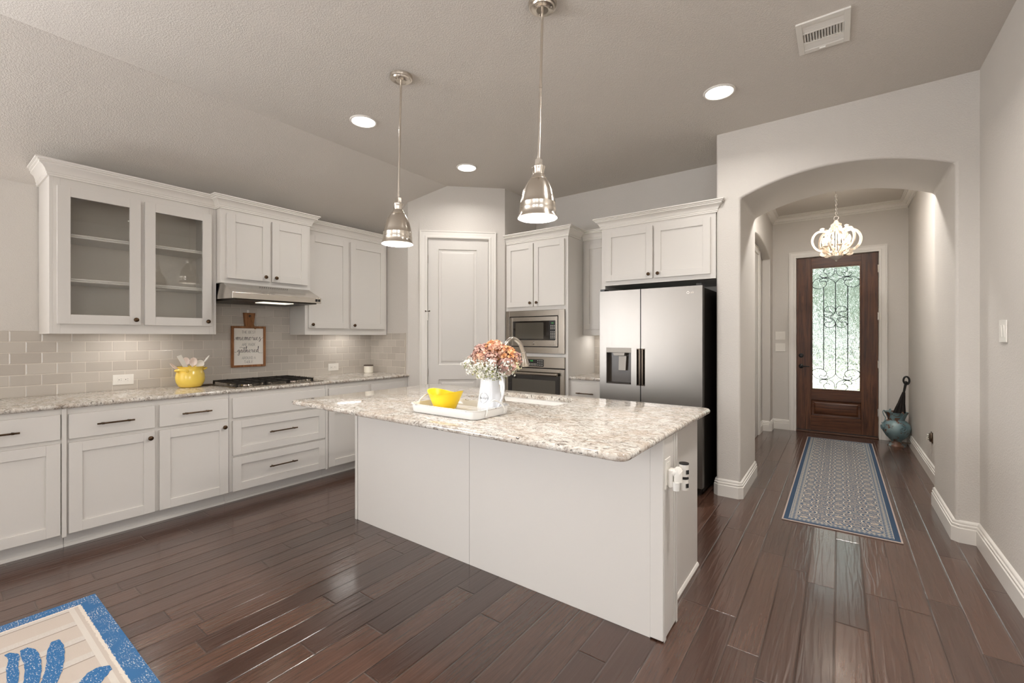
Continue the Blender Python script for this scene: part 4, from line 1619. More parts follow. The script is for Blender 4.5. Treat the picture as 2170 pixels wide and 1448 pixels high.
MB().box(-1.7365, -0.672, iy0, iy0 + 0.02, 0.0, 0.884).build('front_panel', M_WHITE, il, bevel=0.0015)
MB().box(ix0 - 0.002, ix0 + 0.024, iy0 - 0.006, iy0 + 0.024, 0.0, 0.884).build('corner_trim', M_WHITE, il, bevel=0.003)
mb = MB().box(-0.672, -0.613, iy0 - 0.004, 2.139, 0.006, 0.884)
mb.build('corner_post', M_WHITE, il, bevel=0.004, seg=3)
mb = MB()
mb.box(-0.613, -0.609, 2.085, 2.100, 0.02, 0.884).box(-0.613, -0.609, 2.120, 2.138, 0.0, 0.884)
mb.box(-0.6135, -0.6105, iy0 + 0.002, iy0 + 0.030, 0.0, 0.884)
mb.build('post_moulding', M_WHITE, il, bevel=0.0015)
mb = MB().sweep([(0, 0), (0.010, 0), (0.008, 0.010), (0.003, 0.016), (0, 0.016)], [(-0.672, 2.139), (ix1, 2.139), (ix1, iy1)], 0.0, 1)
mb.build('shoe_moulding', M_TRIM, il)
mb = MB()
for k in range(3):
    a = ix0 + 0.05 + k * 0.71
    mb2 = None
Tk = lambda p: (p[0], iy1 + p[1], p[2])
for (a, b_) in ((ix0 + 0.03, -2.45), (-2.43, -2.08), (-1.36, -1.03), (-1.01, -0.70)):
    d = slab(Tk, a, b_, 0.69, 0.85, 0, il)
    shaker(Tk, a, b_, 0.12, 0.67, 0, il)
    pull(Tk, (a + b_) / 2 - 0.08, (a + b_) / 2 + 0.08, 0.02, 0.77, d)
shaker(Tk, -2.06, -1.73, 0.12, 0.85, 0, il)
shaker(Tk, -1.71, -1.38, 0.12, 0.85, 0, il)

# island worktop with the sink cut-out
gx_0, gx_1, gy_0, gy_1 = -2.905, -0.598, 1.486, 2.782
skx0, skx1, sky0, sky1 = -2.09, -1.375, 2.300, 2.655


def rrect(x0, x1, y0, y1, r, n=6):
    pts = []
    for (cx, cy, a0) in ((x1 - r, y0 + r, -PI / 2), (x1 - r, y1 - r, 0), (x0 + r, y1 - r, PI / 2), (x0 + r, y0 + r, PI)):
        for i in range(n + 1):
            a = a0 + (PI / 2) * i / n
            pts.append((cx + r * math.cos(a), cy + r * math.sin(a)))
    return pts


def worktop(outer, inner, z0, z1, nb=5):
    """slab with bullnose rim and a square-edged hole; both loops same direction"""
    rr = (z1 - z0) / 2
    zc = (z0 + z1) / 2
    mb = MB()
    n = len(outer)
    C = Vector((sum(p[0] for p in outer) / n, sum(p[1] for p in outer) / n))

    def inset(pts, d):
        out = []
        for i in range(n):
            p0, p1, p2 = Vector(pts[i - 1]), Vector(pts[i]), Vector(pts[(i + 1) % n])
            a = (p1 - p0)
            b_ = (p2 - p1)
            a = a.normalized() if a.length > 1e-9 else b_.normalized()
            b_ = b_.normalized() if b_.length > 1e-9 else a
            n1 = Vector((-a.y, a.x))
            n2 = Vector((-b_.y, b_.x))
            m_ = (n1 + n2).normalized()
            out.append(tuple(p1 + m_ * (d / max(0.3, m_.dot(n1)))))
        return out
    rings = []
    for k in range(nb * 2 + 1):
        a = -PI / 2 + PI * k / (nb * 2)
        rings.append((inset(outer, rr - rr * math.cos(a)), zc + rr * math.sin(a)))
    vs = []
    for pts, z in rings:
        vs += [(p[0], p[1], z) for p in pts]
    fs = []
    for k in range(len(rings) - 1):
        for i in range(n):
            i2 = (i + 1) % n
            fs.append((k * n + i, k * n + i2, (k + 1) * n + i2, (k + 1) * n + i))
    mb.add(vs, fs)
    # top and bottom faces with hole: bridge by filling in bmesh
    bm = bmesh.new()
    ov_ = [bm.verts.new(v) for v in mb.v]
    for f in mb.f:
        bm.faces.new([ov_[i] for i in f])
    m_ = len(inner)
    it = [bm.verts.new((p[0], p[1], z1)) for p in inner]
    ib = [bm.verts.new((p[0], p[1], z0)) for p in inner]
    for i in range(m_):
        bm.faces.new((it[i], it[(i + 1) % m_], ib[(i + 1) % m_], ib[i]))
    bm.edges.ensure_lookup_table()
    top = ov_[(len(rings) - 1) * n:]
    bot = ov_[:n]
    for (lo, li) in ((top, it), (bot, ib)):
        es = []
        for L_ in (lo, li):
            for i in range(len(L_)):
                e = bm.edges.get((L_[i], L_[(i + 1) % len(L_)]))
                es.append(e)
        bmesh.ops.triangle_fill(bm, use_beauty=True, use_dissolve=False, edges=es)
    bm.verts.index_update()
    out = MB()
    out.v = [tuple(v.co) for v in bm.verts]
    out.f = [tuple(v.index for v in f.verts) for f in bm.faces]
    out.m = [0] * len(out.f)
    bm.free()
    return out


mb = worktop(rrect(gx_0, gx_1, gy_0, gy_1, 0.045), rrect(skx0, skx1, sky0, sky1, 0.03), 0.885, 0.915)
tag(mb.build('island_countertop', M_GRAN, smooth=30), 'big speckled white granite top of the island with rounded corners', 'countertop')

sk = thing('sink', ((skx0 + skx1) / 2, (sky0 + sky1) / 2, 0.66), 'white undermount sink set into the island top', 'sink')
mb = MB()
o_ = rrect(skx0 - 0.012, skx1 + 0.012, sky0 - 0.012, sky1 + 0.012, 0.04)
i_ = rrect(skx0 - 0.004, skx1 + 0.004, sky0 - 0.004, sky1 + 0.004, 0.04)
f_ = rrect(skx0 + 0.01, skx1 - 0.01, sky0 + 0.01, sky1 - 0.01, 0.06)
nn = len(o_)
vs = [(p[0], p[1], 0.8845) for p in o_] + [(p[0], p[1], 0.8845) for p in i_] + [(p[0], p[1], 0.70) for p in f_] + [(p[0], p[1], 0.8845 - 0.20) for p in o_]
fs = []
for i in range(nn):
    i2 = (i + 1) % nn
    fs += [(i, i2, nn + i2, nn + i), (nn + i, nn + i2, 2 * nn + i2, 2 * nn + i), (i, 3 * nn + i, 3 * nn + i2, i2)]
fs.append(tuple(range(2 * nn, 3 * nn)))
fs.append(tuple(range(3 * nn, 4 * nn)))
mb.add(vs, fs)
mb.build('basin', M_PORC, sk, smooth=40)
MB().lathe([(0, 0.701), (0.04, 0.701), (0.045, 0.704), (0.03, 0.703), (0, 0.702)], (-1.73, 2.48, 0), 24).build('drain', M_CHROME, sk)

fa = thing('faucet', (-1.735, 2.245, 0.915), 'brushed nickel gooseneck faucet rising behind the flowers', 'faucet')
fx, fy = -1.735, 2.245
MB().lathe([(0, 0.915), (0.028, 0.915), (0.028, 0.922), (0.022, 0.935), (0.019, 0.96), (0.019, 1.03), (0.016, 1.05), (0, 1.05)], (fx, fy, 0), 24).build('base', M_NICKEL2, fa)
sp = smooth_path([(fx, fy, 1.04), (fx + 0.002, fy + 0.003, 1.19), (fx + 0.008, fy + 0.032, 1.275), (fx + 0.016, fy + 0.095, 1.318), (fx + 0.024, fy + 0.165, 1.29), (fx + 0.030, fy + 0.205, 1.225)], 7)
MB().tube(sp, 0.0135, 14).build('spout', M_NICKEL2, fa)
e0 = Vector((fx + 0.030, fy + 0.205, 1.228))
dd_ = Vector((0.02, 0.26, -1.0)).normalized()
mb = MB()
q = [e0, e0 + dd_ * 0.006, e0 + dd_ * 0.012, e0 + dd_ * 0.05, e0 + dd_ * 0.09, e0 + dd_ * 0.098]
mb.tube(q, [0.016, 0.0175, 0.0155, 0.020, 0.027, 0.025], 16)
mb.build('spray_head', M_NICKEL2, fa)
mb = MB().tube([(fx - 0.012, fy - 0.012, 0.99), (fx - 0.02, fy - 0.03, 1.01), (fx - 0.03, fy - 0.05, 1.05)], [0.010, 0.007, 0.006], 10)
mb.build('lever', M_NICKEL2, fa)

# outlet on the island post with a plug-in freshener
pl = thing('outlet', (-0.609, 1.99, 0.66), 'white outlet plate on the island corner post behind the plug-in', 'outlet')
MB().box(-0.612, -0.606, 1.950, 2.024, 0.664, 0.796).build('cover_plate', M_PLASTIC, pl, bevel=0.002)
MB().box(-0.607, -0.604, 1.970, 2.004, 0.680, 0.780).build('receptacle', M_PLASTIC, pl, bevel=0.001)
af = thing('air_freshener', (-0.59, 1.99, 0.67), 'white double plug-in air freshener on the end of the island', 'air freshener')
mb = MB().box(-0.604, -0.582, 1.966, 2.008, 0.672, 0.752)
mb.build('plug_body', M_PLASTIC, af, bevel=0.008, seg=4)
mb = MB().tube([(-0.585, 1.987, 0.735), (-0.565, 1.987, 0.742), (-0.553, 1.987, 0.735)], [0.018, 0.020, 0.018], 14)
mb.lathe([(0, 0.765), (0.008, 0.764), (0.015, 0.757), (0.018, 0.745), (0.018, 0.70), (0, 0.70)], (-0.563, 1.985, 0), 20)
mb.build('plug_arm', M_PLASTIC, af)
M_VIAL = mat('clear_vial', (226, 224, 218), 0.12, spec=0.7)
for (vy, z0_, z1_) in ((2.012, 0.722, 0.780), (2.008, 0.664, 0.718)):
    b_ = MB().lathe([(0, z0_), (0.019, z0_), (0.020, z0_ + 0.004), (0.020, z1_ - 0.006), (0, z1_ - 0.006)], (-0.546, vy, 0), 20).build('refill', M_PLASTIC, af)
    MB().lathe([(0, z1_ - 0.006), (0.0208, z1_ - 0.006), (0.0208, z1_ - 0.001), (0, z1_ - 0.001)], (-0.546, vy, 0), 20).build('refill_cap', M_BLACK, b_)
    mb = MB()
    for k in range(3):
        a0 = R(-45 + k * 16)
        mb.box(-0.546 + 0.0203 * math.cos(a0) - 0.001, -0.546 + 0.0203 * math.cos(a0) + 0.002, vy + 0.0203 * math.sin(a0) - 0.002, vy + 0.0203 * math.sin(a0) + 0.002,
               z0_ + 0.012, z0_ + 0.03)
    mb.build('refill_print', M_BLACK, b_, smooth=0)
MB().lathe([(0, 0.664), (0.014, 0.664), (0.016, 0.70), (0, 0.70)], (-0.568, 1.975, 0), 16).build('clear_vial', M_VIAL, af)

# ------------------------------------------------------------------ tray, pitcher, flowers, bowl
M_ENAM = mat('chipped_white_enamel', (226, 222, 214), 0.18, spec=0.6)
g = NT(M_ENAM)
n_ = g.noise(g.pos(), 34, 4, 0.7, 0.6)
px_, py_, pz_ = g.xyz(g.pos())
rim = g.n('ShaderNodeMapRange', inp={0: pz_, 1: 0.948, 2: 0.960, 3: 0.0, 4: 0.12}).outputs[0]
lo_ = g.n('ShaderNodeMapRange', inp={0: pz_, 1: 0.916, 2: 0.924, 3: 0.10, 4: 0.0}).outputs[0]
ch_ = g.math('ADD', g.math('ADD', n_, rim), lo_)
g.set('Base Color', g.mix(g.ramp(ch_, [(0.715, K), (0.735, W)]), lin((230, 229, 226)), lin((74, 50, 34))))
tz = 0.916
ty_ = thing('enamel_tray', (-1.68, 1.80, tz), 'white chipped enamel serving tray on the island', 'tray')
tx0, tx1, ty0, ty1 = -1.925, -1.435, 1.652, 1.945
mb = MB()
rings = [(rrect(tx0 + 0.02, tx1 - 0.02, ty0 + 0.02, ty1 - 0.02, 0.03), tz + 0.003), (rrect(tx0 + 0.006, tx1 - 0.006, ty0 + 0.006, ty1 - 0.006, 0.045), tz + 0.001),
         (rrect(tx0 + 0.001, tx1 - 0.001, ty0 + 0.001, ty1 - 0.001, 0.050), tz + 0.008), (rrect(tx0 - 0.002, tx1 + 0.002, ty0 - 0.002, ty1 + 0.002, 0.052), tz + 0.040),
         (rrect(tx0 - 0.007, tx1 + 0.007, ty0 - 0.007, ty1 + 0.007, 0.056), tz + 0.043), (rrect(tx0 - 0.008, tx1 + 0.008, ty0 - 0.008, ty1 + 0.008, 0.056), tz + 0.047),
         (rrect(tx0 + 0.000, tx1 - 0.000, ty0 + 0.000, ty1 - 0.000, 0.052), tz + 0.047), (rrect(tx0 + 0.003, tx1 - 0.003, ty0 + 0.003, ty1 - 0.003, 0.050), tz + 0.042),
         (rrect(tx0 + 0.006, tx1 - 0.006, ty0 + 0.006, ty1 - 0.006, 0.046), tz + 0.012), (rrect(tx0 + 0.014, tx1 - 0.014, ty0 + 0.014, ty1 - 0.014, 0.040), tz + 0.006)]
nn = len(rings[0][0])
vs = []
for pts, z in rings:
    vs += [(p[0], p[1], z) for p in pts]
fs = []
for k in range(len(rings) - 1):
    for i in range(nn):
        i2 = (i + 1) % nn
        fs.append((k * nn + i, k * nn + i2, (k + 1) * nn + i2, (k + 1) * nn + i))
fs.append(tuple(range(nn)))
fs.append(tuple(range((len(rings) - 1) * nn, len(rings) * nn)))
mb.add(vs, fs)
mb.build('tray_body', M_ENAM, ty_, smooth=40)
for (xx, s_) in ((tx0 - 0.006, -1), (tx1 + 0.006, 1)):
    yc = (ty0 + ty1) / 2
    pth = smooth_path([(xx, yc - 0.075, tz + 0.012), (xx + s_ * 0.004, yc - 0.073, tz + 0.03), (xx - s_ * 0.004, yc - 0.055, tz + 0.062), (xx - s_ * 0.012, yc, tz + 0.085),
                       (xx - s_ * 0.004, yc + 0.055, tz + 0.062), (xx + s_ * 0.004, yc + 0.073, tz + 0.03), (xx, yc + 0.075, tz + 0.012)], 6)
    MB().tube(pth, 0.0042, 8).build('tray_handle', M_PORC, ty_)

# pitcher
pcx, pcy, pz = -1.535, 1.885, tz + 0.0075
pt = thing('pitcher', (pcx, pcy, pz), 'tall white enamel pitcher holding flowers, standing on the tray', 'pitcher')
prof = [(0, 0.004), (0.060, 0.0), (0.068, 0.002), (0.072, 0.010), (0.069, 0.03), (0.060, 0.09), (0.053, 0.15), (0.050, 0.19), (0.052, 0.215), (0.060, 0.232), (0.062, 0.234), (0.058, 0.234),
        (0.050, 0.215), (0.047, 0.19), (0.050, 0.15), (0.057, 0.09), (0.064, 0.02), (0, 0.015)]
M_PITCH = mat('pitcher_enamel', (228, 230, 234), 0.14, spec=0.6)
MB().lathe(prof, (pcx, pcy, pz), 40).build('pitcher_body', M_PITCH, pt, smooth=50)
hv = Vector((0.97, -0.23, 0)).normalized()


def hp(o, z):
    return (pcx + hv.x * o, pcy + hv.y * o, pz + z)


mb = MB().tube(smooth_path([hp(0.048, 0.205), hp(0.075, 0.212), hp(0.105, 0.19), (hp(0.118, 0.14)), hp(0.108, 0.09), hp(0.085, 0.05), hp(0.064, 0.025)], 6), 0.0065, 10)
mb.build('pitcher_handle', M_PITCH, pt)
# oval stamp facing the camera side
fv = Vector((0.35, -0.94, 0)).normalized()
M_STAMP = mat('stamp_ink', (74, 78, 84), 0.4)


def on_pitcher(a, z, off=0.0006):
    """a: arc distance round the body from the facing direction; z height"""
    r_ = 0.0
    for (r0_, z0_), (r1_, z1_) in zip(prof[3:9], prof[4:10]):
        if z0_ <= z <= z1_:
            r_ = r0_ + (r1_ - r0_) * (z - z0_) / (z1_ - z0_)
    an = R(-84) + a / r_
    return (pcx + (r_ + off) * math.cos(an), pcy + (r_ + off) * math.sin(an), pz + z)


mb = MB()
el = [on_pitcher(0.027 * math.cos(t_ * PI / 16) * (1 - 0.12 * abs(math.sin(t_ * PI / 16))), 0.080 + 0.027 * math.sin(t_ * PI / 16)) for t_ in range(32)]
mb.tube(el, 0.0006, 5, closed=True)
letters = {'F': [[(0, 0), (0, 1)], [(0, 1), (.7, 1)], [(0, .55), (.5, .55)]], 'r': [[(0, 0), (0, .6)], [(0, .4), (.25, .6), (.45, .55)]], 'e': [[(0, .32), (.5, .32), (.42, .58), (.2, .62), (0, .35), (.1, .05), (.35, 0), (.5, .1)]],
           's': [[(.45, .55), (.2, .62), (.05, .45), (.4, .22), (.3, .02), (0, .05)]], 'h': [[(0, 0), (0, 1)], [(0, .4), (.25, .6), (.45, .45), (.45, 0)]], 'i': [[(0.1, 0), (0.1, .6)]], 'l': [[(.1, 0), (.1, 1)]], 'd': [[(.45, 0), (.45, 1)], [(.45, .45), (.2, .6), (0, .3), (.2, 0), (.45, .15)]],
           'n': [[(0, 0), (0, .6)], [(0, .4), (.25, .6), (.45, .45), (.45, 0)]]}
cx_ = -0.024
for chh in 'freshfield':
    for st in letters.get(chh, letters['F'] if chh == 'f' else []):
        mb.tube([on_pitcher(cx_ + p_[0] * 0.0072, 0.074 + p_[1] * 0.012) for p_ in st], 0.0005, 4)
    cx_ += 0.0050
mb.build('oval_stamp', M_STAMP, pt, smooth=0)

# bouquet
bq = thing('flower_bouquet', (pcx, pcy, pz + 0.12), 'bunch of orange pink hydrangeas and small white blossoms in the pitcher', 'flowers')


def petal_mat(name, c0, c1, c2):
    m = mat(name, c1, 0.7, spec=0.2)
    g = NT(m)
    g.set('Base Color', g.ramp(g.noise(g.pos(), 45, 2, 0.5), [(0.34, c0), (0.5, c1), (0.66, c2)]))
    m.node_tree.nodes['Principled BSDF'].inputs['Subsurface Weight'].default_value = 0.0
    return m


PM = [petal_mat('petal_dusty_pink', (146, 112, 104), (190, 150, 138), (216, 186, 172)),
      petal_mat('petal_orange', (190, 116, 66), (214, 154, 104), (226, 188, 152)),
      petal_mat('petal_mauve', (134, 112, 106), (168, 144, 134), (200, 180, 166)),
      petal_mat('petal_salmon', (180, 124, 100), (206, 160, 136), (226, 196, 172))]
M_WBL = petal_mat('petal_white', (214, 212, 196), (240, 238, 230), (250, 250, 246))
M_CREAM = petal_mat('petal_cream', (208, 200, 150), (232, 226, 190), (242, 238, 214))
M_STEM = petal_mat('leaf_stem', (96, 108, 44), (140, 148, 70), (176, 176, 104))
rr = random.Random(5)


def hydrangea(c, rad, n, rr, sz=(0.008, 0.0115), inner=0.78):
    mb = MB()
    for i in range(n):
        while True:
            d = Vector((rr.uniform(-1, 1), rr.uniform(-1, 1), rr.uniform(-1, 1)))
            if 0.2 < d.length < 1:
                break
        d.normalize()
        if d.z < -0.55:
            d.z = -d.z
        ctr = Vector(c) + d * rad * rr.uniform(inner, 1.04)
        nrm = (d + Vector((rr.uniform(-.5, .5), rr.uniform(-.5, .5), rr.uniform(-.5, .5)))).normalized()
        a = nrm.orthogonal().normalized()
        b_ = nrm.cross(a)
        ph = rr.uniform(0, PI)
        s = rr.uniform(*sz)
        for k in range(4):
            t_ = ph + k * PI / 2
            u_ = a * math.cos(t_) + b_ * math.sin(t_)
            w_ = a * -math.sin(t_) + b_ * math.cos(t_)
            lift = nrm * (s * rr.uniform(0.1, 0.5))
            mb.add([ctr, ctr + u_ * s * 0.55 + w_ * s * 0.45 + lift * 0.6, ctr + u_ * s * 1.05 + lift, ctr + u_ * s * 0.55 - w_ * s * 0.45 + lift * 0.6], [(0, 1, 2, 3)])
    return mb


bc = Vector((pcx + 0.005, pcy, pz + 0.268))
heads = [((-0.122, 0.010, -0.005), 0.048, 2), ((-0.095, 0.045, 0.030), 0.055, 0), ((-0.050, -0.010, 0.048), 0.052, 0), ((0.000, 0.030, 0.062), 0.058, 1), ((0.050, -0.005, 0.058), 0.055, 3),
         ((0.095, 0.020, 0.030), 0.055, 1), ((0.118, -0.005, -0.012), 0.048, 0), ((0.020, 0.085, 0.040), 0.055, 3), ((-0.05, 0.09, 0.02), 0.05, 1), ((0.09, 0.08, 0.01), 0.05, 0), ((0.112, -0.02, -0.040), 0.035, 2), ((-0.02, -0.04, 0.01), 0.05, 3), ((0.05, -0.045, 0.012), 0.048, 0)]
for (o3, rad, k) in heads:
    c = bc + Vector(o3)
    hydrangea(c, rad, int(150 * rad / 0.05), rr).build('hydrangea_head', PM[k], bq, smooth=0, recalc=False)
mb = MB()
for (o3, rad, k) in heads:
    c = bc + Vector(o3)
    mb.tube([(pcx + o3[0] * 0.1, pcy + o3[1] * 0.1, pz + 0.10), (pcx + o3[0] * 0.2, pcy + o3[1] * 0.2, pz + 0.235), tuple(c)], 0.0028, 6)
for i in range(46):
    a = rr.uniform(0, 2 * PI)
    q0 = Vector((pcx + 0.03 * math.cos(a), pcy + 0.03 * math.sin(a), pz + 0.225))
    q1 = q0 + Vector((0.09 * math.cos(a) * rr.uniform(0.5, 1.1), 0.075 * math.sin(a) * rr.uniform(0.5, 1.1), rr.uniform(-0.005, 0.06)))
    mb.tube([q0, (q0 + q1) / 2 + Vector((0, 0, 0.01)), q1], 0.0014, 5)
    s = 0.012
    b_ = Vector((-math.sin(a), math.cos(a), 0.3))
    mb.add([q1, q1 + b_ * s, q1 + Vector((math.cos(a), math.sin(a), .2)) * s * 1.6, q1 - b_ * s], [(0, 1, 2, 3)])
mb.build('stems', M_STEM, bq, smooth=0, recalc=False)
for cl in range(15):
    a = R(-51 + (cl % 5 - 2) * 38 + rr.uniform(-8, 8))
    lay = cl // 5
    rad_ = (0.118, 0.098, 0.062)[lay]
    cc_ = bc + Vector((math.cos(a) * rad_ * 1.15, math.sin(a) * rad_ * 0.95, (-0.018, -0.048, -0.066)[lay] + rr.uniform(-0.008, 0.008)))
    mb = hydrangea(cc_, 0.040, 130, rr, (0.0042, 0.0065), 0.35)
    for i in range(16):
        d = Vector((rr.gauss(0, 1), rr.gauss(0, 1), rr.gauss(0, 1))).normalized() * rr.uniform(0.01, 0.034)
        mb.sphere(cc_ + d, 0.0034, 5, 3, m=1)
    mb.build('white_blossom_cluster', [M_CREAM if cl % 6 == 4 else M_WBL, M_STEM], bq, smooth=0, recalc=False)

# yellow pinched bowl
M_YEL = mat('yellow_plastic', (250, 212, 40), 0.3, spec=0.5)
bx_, by_, bz_ = -1.79, 1.80, tz + 0.0075
mb = MB()
pr = [(0, 0.0), (0.055, 0.0), (0.060, 0.004), (0.075, 0.035), (0.092, 0.07), (0.104, 0.095), (0.106, 0.097), (0.101, 0.096), (0.088, 0.068), (0.070, 0.035), (0.054, 0.006), (0, 0.005)]
k = len(pr)
n = 48
vs = []
for i in range(n):
    a = 2 * PI * i / n
    for (r_, z_) in pr:
        h_ = z_ / 0.097
        fl_ = 1 + 0.07 * h_ * math.cos(2 * a)
        zz = z_ + 0.012 * h_ * h_ * math.cos(2 * a)
        vs.append((bx_ + r_ * fl_ * math.cos(a), by_ + r_ * fl_ * math.sin(a) * (1 - 0.12 * h_), bz_ + zz))
fs = []
for i in range(n):
    i2 = (i + 1) % n
    for j in range(k - 1):
        fs.append((i * k + j, i2 * k + j, i2 * k + j + 1, i * k + j + 1))
mb.add(vs, fs)
tag(mb.build('bowl', M_YEL, smooth=50), 'translucent yellow bowl with wavy rim on the enamel tray', 'bowl')

# ------------------------------------------------------------------ left worktop things
M_POT = mat('yellow_glaze', (236, 204, 92), 0.13, spec=0.6)
pot = thing('crock', (-4.33, 1.392, 0.914), 'glossy yellow two handled crock full of spoons beside the cooktop', 'pot')
qx, qy = -4.33, 1.392
prof = [(0, 0.003), (0.066, 0.0), (0.082, 0.010), (0.098, 0.045), (0.102, 0.075), (0.098, 0.11), (0.088, 0.135), (0.086, 0.150), (0.091, 0.165), (0.095, 0.170), (0.090, 0.171), (0.083, 0.162), (0.080, 0.148),
        (0.084, 0.13), (0.094, 0.10), (0.094, 0.05), (0.076, 0.014), (0, 0.01)]
MB().lathe(prof, (qx, qy, 0.9145), 40).build('crock_body', M_POT, pot, smooth=50)
for s_, yy in ((-1, qy - 0.06), (1, qy + 0.092)):
    if s_ < 0:
        P_ = [(qx + 0.075, qy - 0.045, 1.045), (qx + 0.098, qy - 0.056, 1.056), (qx + 0.072, qy - 0.100, 1.062), (qx + 0.030, qy - 0.112, 1.056), (qx + 0.026, qy - 0.090, 1.045)]
    else:
        P_ = [(qx + 0.02, qy + 0.085, 1.055), (qx + 0.015, qy + 0.110, 1.066), (qx - 0.03, qy + 0.115, 1.066), (qx - 0.045, qy + 0.085, 1.055)]
    MB().tube(smooth_path(P_, 5), 0.0085, 10).build('crock_handle', M_POT, pot)


def spoon(name, label, base, tip, hl, hw, nrm, cup, m, slot=False, cat='spoon'):
    b_, t_ = Vector(base), Vector(tip)
    ax = (t_ - b_).normalized()
    nr = Vector(nrm)
    nr = (nr - ax * nr.dot(ax)).normalized()
    sd_ = ax.cross(nr)
    mb = MB()
    L = (t_ - b_).length
    mb.tube([b_, b_ + ax * (L - hl * 0.95)], [0.0065, 0.0055], 8)
    c = t_ - ax * (hl / 2)
    nu, nv = 20, 7
    vs = []
    for layer in (0, 1):
        for j in range(nv + 1):
            r_ = j / nv
            for i in range(nu):
                a = 2 * PI * i / nu
                q_ = c + ax * (r_ * hl / 2 * math.cos(a)) + sd_ * (r_ * hw / 2 * math.sin(a))
                dep_ = -cup * (1 - r_ * r_)
                q_ += nr * (dep_ + (0.0035 * (1 if r_ < 0.99 else 0.4) if layer else 0))
                vs.append(q_)
    fs = []
    for layer in (0, 1):
        o = layer * (nv + 1) * nu
        for j in range(nv):
            for i in range(nu):
                i2 = (i + 1) % nu
                fs.append((o + j * nu + i, o + j * nu + i2, o + (j + 1) * nu + i2, o + (j + 1) * nu + i))
    o1 = (nv + 1) * nu
    for i in range(nu):
        i2 = (i + 1) % nu
        fs.append((nv * nu + i, nv * nu + i2, o1 + nv * nu + i2, o1 + nv * nu + i))
    mb.add(vs, fs)
    o = mb.build(name, m, smooth=60)
    return tag(o, label, cat, 'utensils standing in the yellow crock')


ux, uy = qx, qy
cv = Vector((0.93, -0.3, 0.15))
spoon('ladle', 'pale pointed spoon leaning furthest left out of the yellow crock', (ux + 0.02, uy + 0.03, 0.96), (ux + 0.03, uy - 0.15, 1.118), 0.085, 0.045, (0.5, 0.3, 1), 0.012, M_SPOONW)
mb = MB()
mb.xf
A0, A1 = Vector((ux + 0.02, uy + 0.02, 0.95)), Vector((ux + 0.03, uy - 0.087, 1.178))
ax = (A1 - A0).normalized()
sd_ = ax.cross(Vector((1, 0, 0.1))).normalized()
nr = sd_.cross(ax)
for (q0, q1, w0_, w1_) in ((A0, A0 + ax * 0.12, 0.005, 0.006), (A0 + ax * 0.12, A1, 0.014, 0.017)):
    vs = []
    for (q_, w_) in ((q0, w0_), (q1, w1_)):
        for s1_ in (-1, 1):
            for s2_ in (-1, 1):
                vs.append(q_ + sd_ * (w_ * s1_) + nr * (0.003 * s2_))
    mb.add(vs, [(0, 1, 3, 2), (4, 6, 7, 5), (0, 4, 5, 1), (2, 3, 7, 6), (0, 2, 6, 4), (1, 5, 7, 3)])
tag(mb.build('spatula', M_PLASTIC, bevel=0.001), 'flat white spatula blade standing up in the yellow crock', 'spatula', 'utensils standing in the yellow crock')
spoon('wooden_spoon', 'slotted pale spoon behind the white spatula in the crock', (ux, uy, 0.95), (ux - 0.03, uy - 0.025, 1.160), 0.065, 0.05, cv, 0.008, M_SPOONW)
spoon('wooden_spoon', 'round pale pink spoon in the middle of the yellow crock', (ux, uy - 0.01, 0.95), (ux + 0.02, uy + 0.022, 1.158), 0.072, 0.056, cv, 0.010, M_SPOONW)
spoon('wooden_spoon', 'wide pale spoon low on the right side of the crock', (ux, uy, 0.94), (ux + 0.03, uy + 0.072, 1.135), 0.065, 0.060, cv, 0.014, M_PLASTIC)
spoon('wooden_spoon', 'thin white spoon seen edge on, leaning right out of the crock', (ux + 0.01, uy - 0.02, 0.95), (ux + 0.02, uy + 0.132, 1.172), 0.085, 0.034, (0.05, -0.8, 0.5), 0.010, M_PLASTIC)

# spoon rest by the cooktop
mb = MB().lathe([(0, 0.9145), (0.035, 0.9145), (0.045, 0.922), (0.042, 0.923), (0.03, 0.918), (0, 0.918)], (-4.36, 1.525, 0), 28)
tag(mb.build('spoon_rest', mat('brown_wood_dish', (92, 72, 52), 0.4)), 'small flat brown dish between the yellow crock and the cooktop', 'dish')

# plaque
pq = thing('hanging_sign', (-4.51, 1.92, 1.045), 'wooden framed board shaped sign hung on the tile behind the cooktop', 'sign')
px0 = XL + 0.009
y0_, y1_, z0_, z1_ = 1.770, 2.072, 1.045, 1.430
mb = MB()
fw = 0.020
for a, b_, c_, d_ in ((y0_, y0_ + fw, z0_, z1_), (y1_ - fw, y1_, z0_, z1_), (y0_ + fw, y1_ - fw, z0_, z0_ + fw), (y0_ + fw, y1_ - fw, z1_ - fw, z1_)):
    mb.box(px0, px0 + 0.024, a, b_, c_, d_)
mb.build('frame', M_OAK, pq, bevel=0.002)
MB().box(px0, px0 + 0.012, y0_ + fw, y1_ - fw, z0_ + fw, z1_ - fw).build('sign_board', mat('sign_white', (232, 226, 216), 0.6), pq, smooth=0)
mb = MB().prism([(1.888, z1_ - 0.018), (1.958, z1_ - 0.018), (1.976, 1.556), (1.872, 1.556)], 'x', px0, px0 + 0.026)
ph_ = mb.build('sign_handle', M_OAK, pq, bevel=0.002)
MB().lathe([(0, 0), (0.010, 0), (0.010, 0.001), (0, 0.001)], (px0 + 0.026, 1.926, 1.525), 16, axis='x').build('hanging_hole', M_DARK, pq)
mb = MB().tube(smooth_path([(px0 + 0.027, 1.926, 1.525), (px0 + 0.031, 1.945, 1.475), (px0 + 0.030, 1.970, 1.418)], 5), 0.0028, 8)
mb.sphere((px0 + 0.031, 1.971, 1.410), 0.008, 10, 6)
mb.build('twine', mat('jute_twine', (150, 112, 76), 0.9), pq)
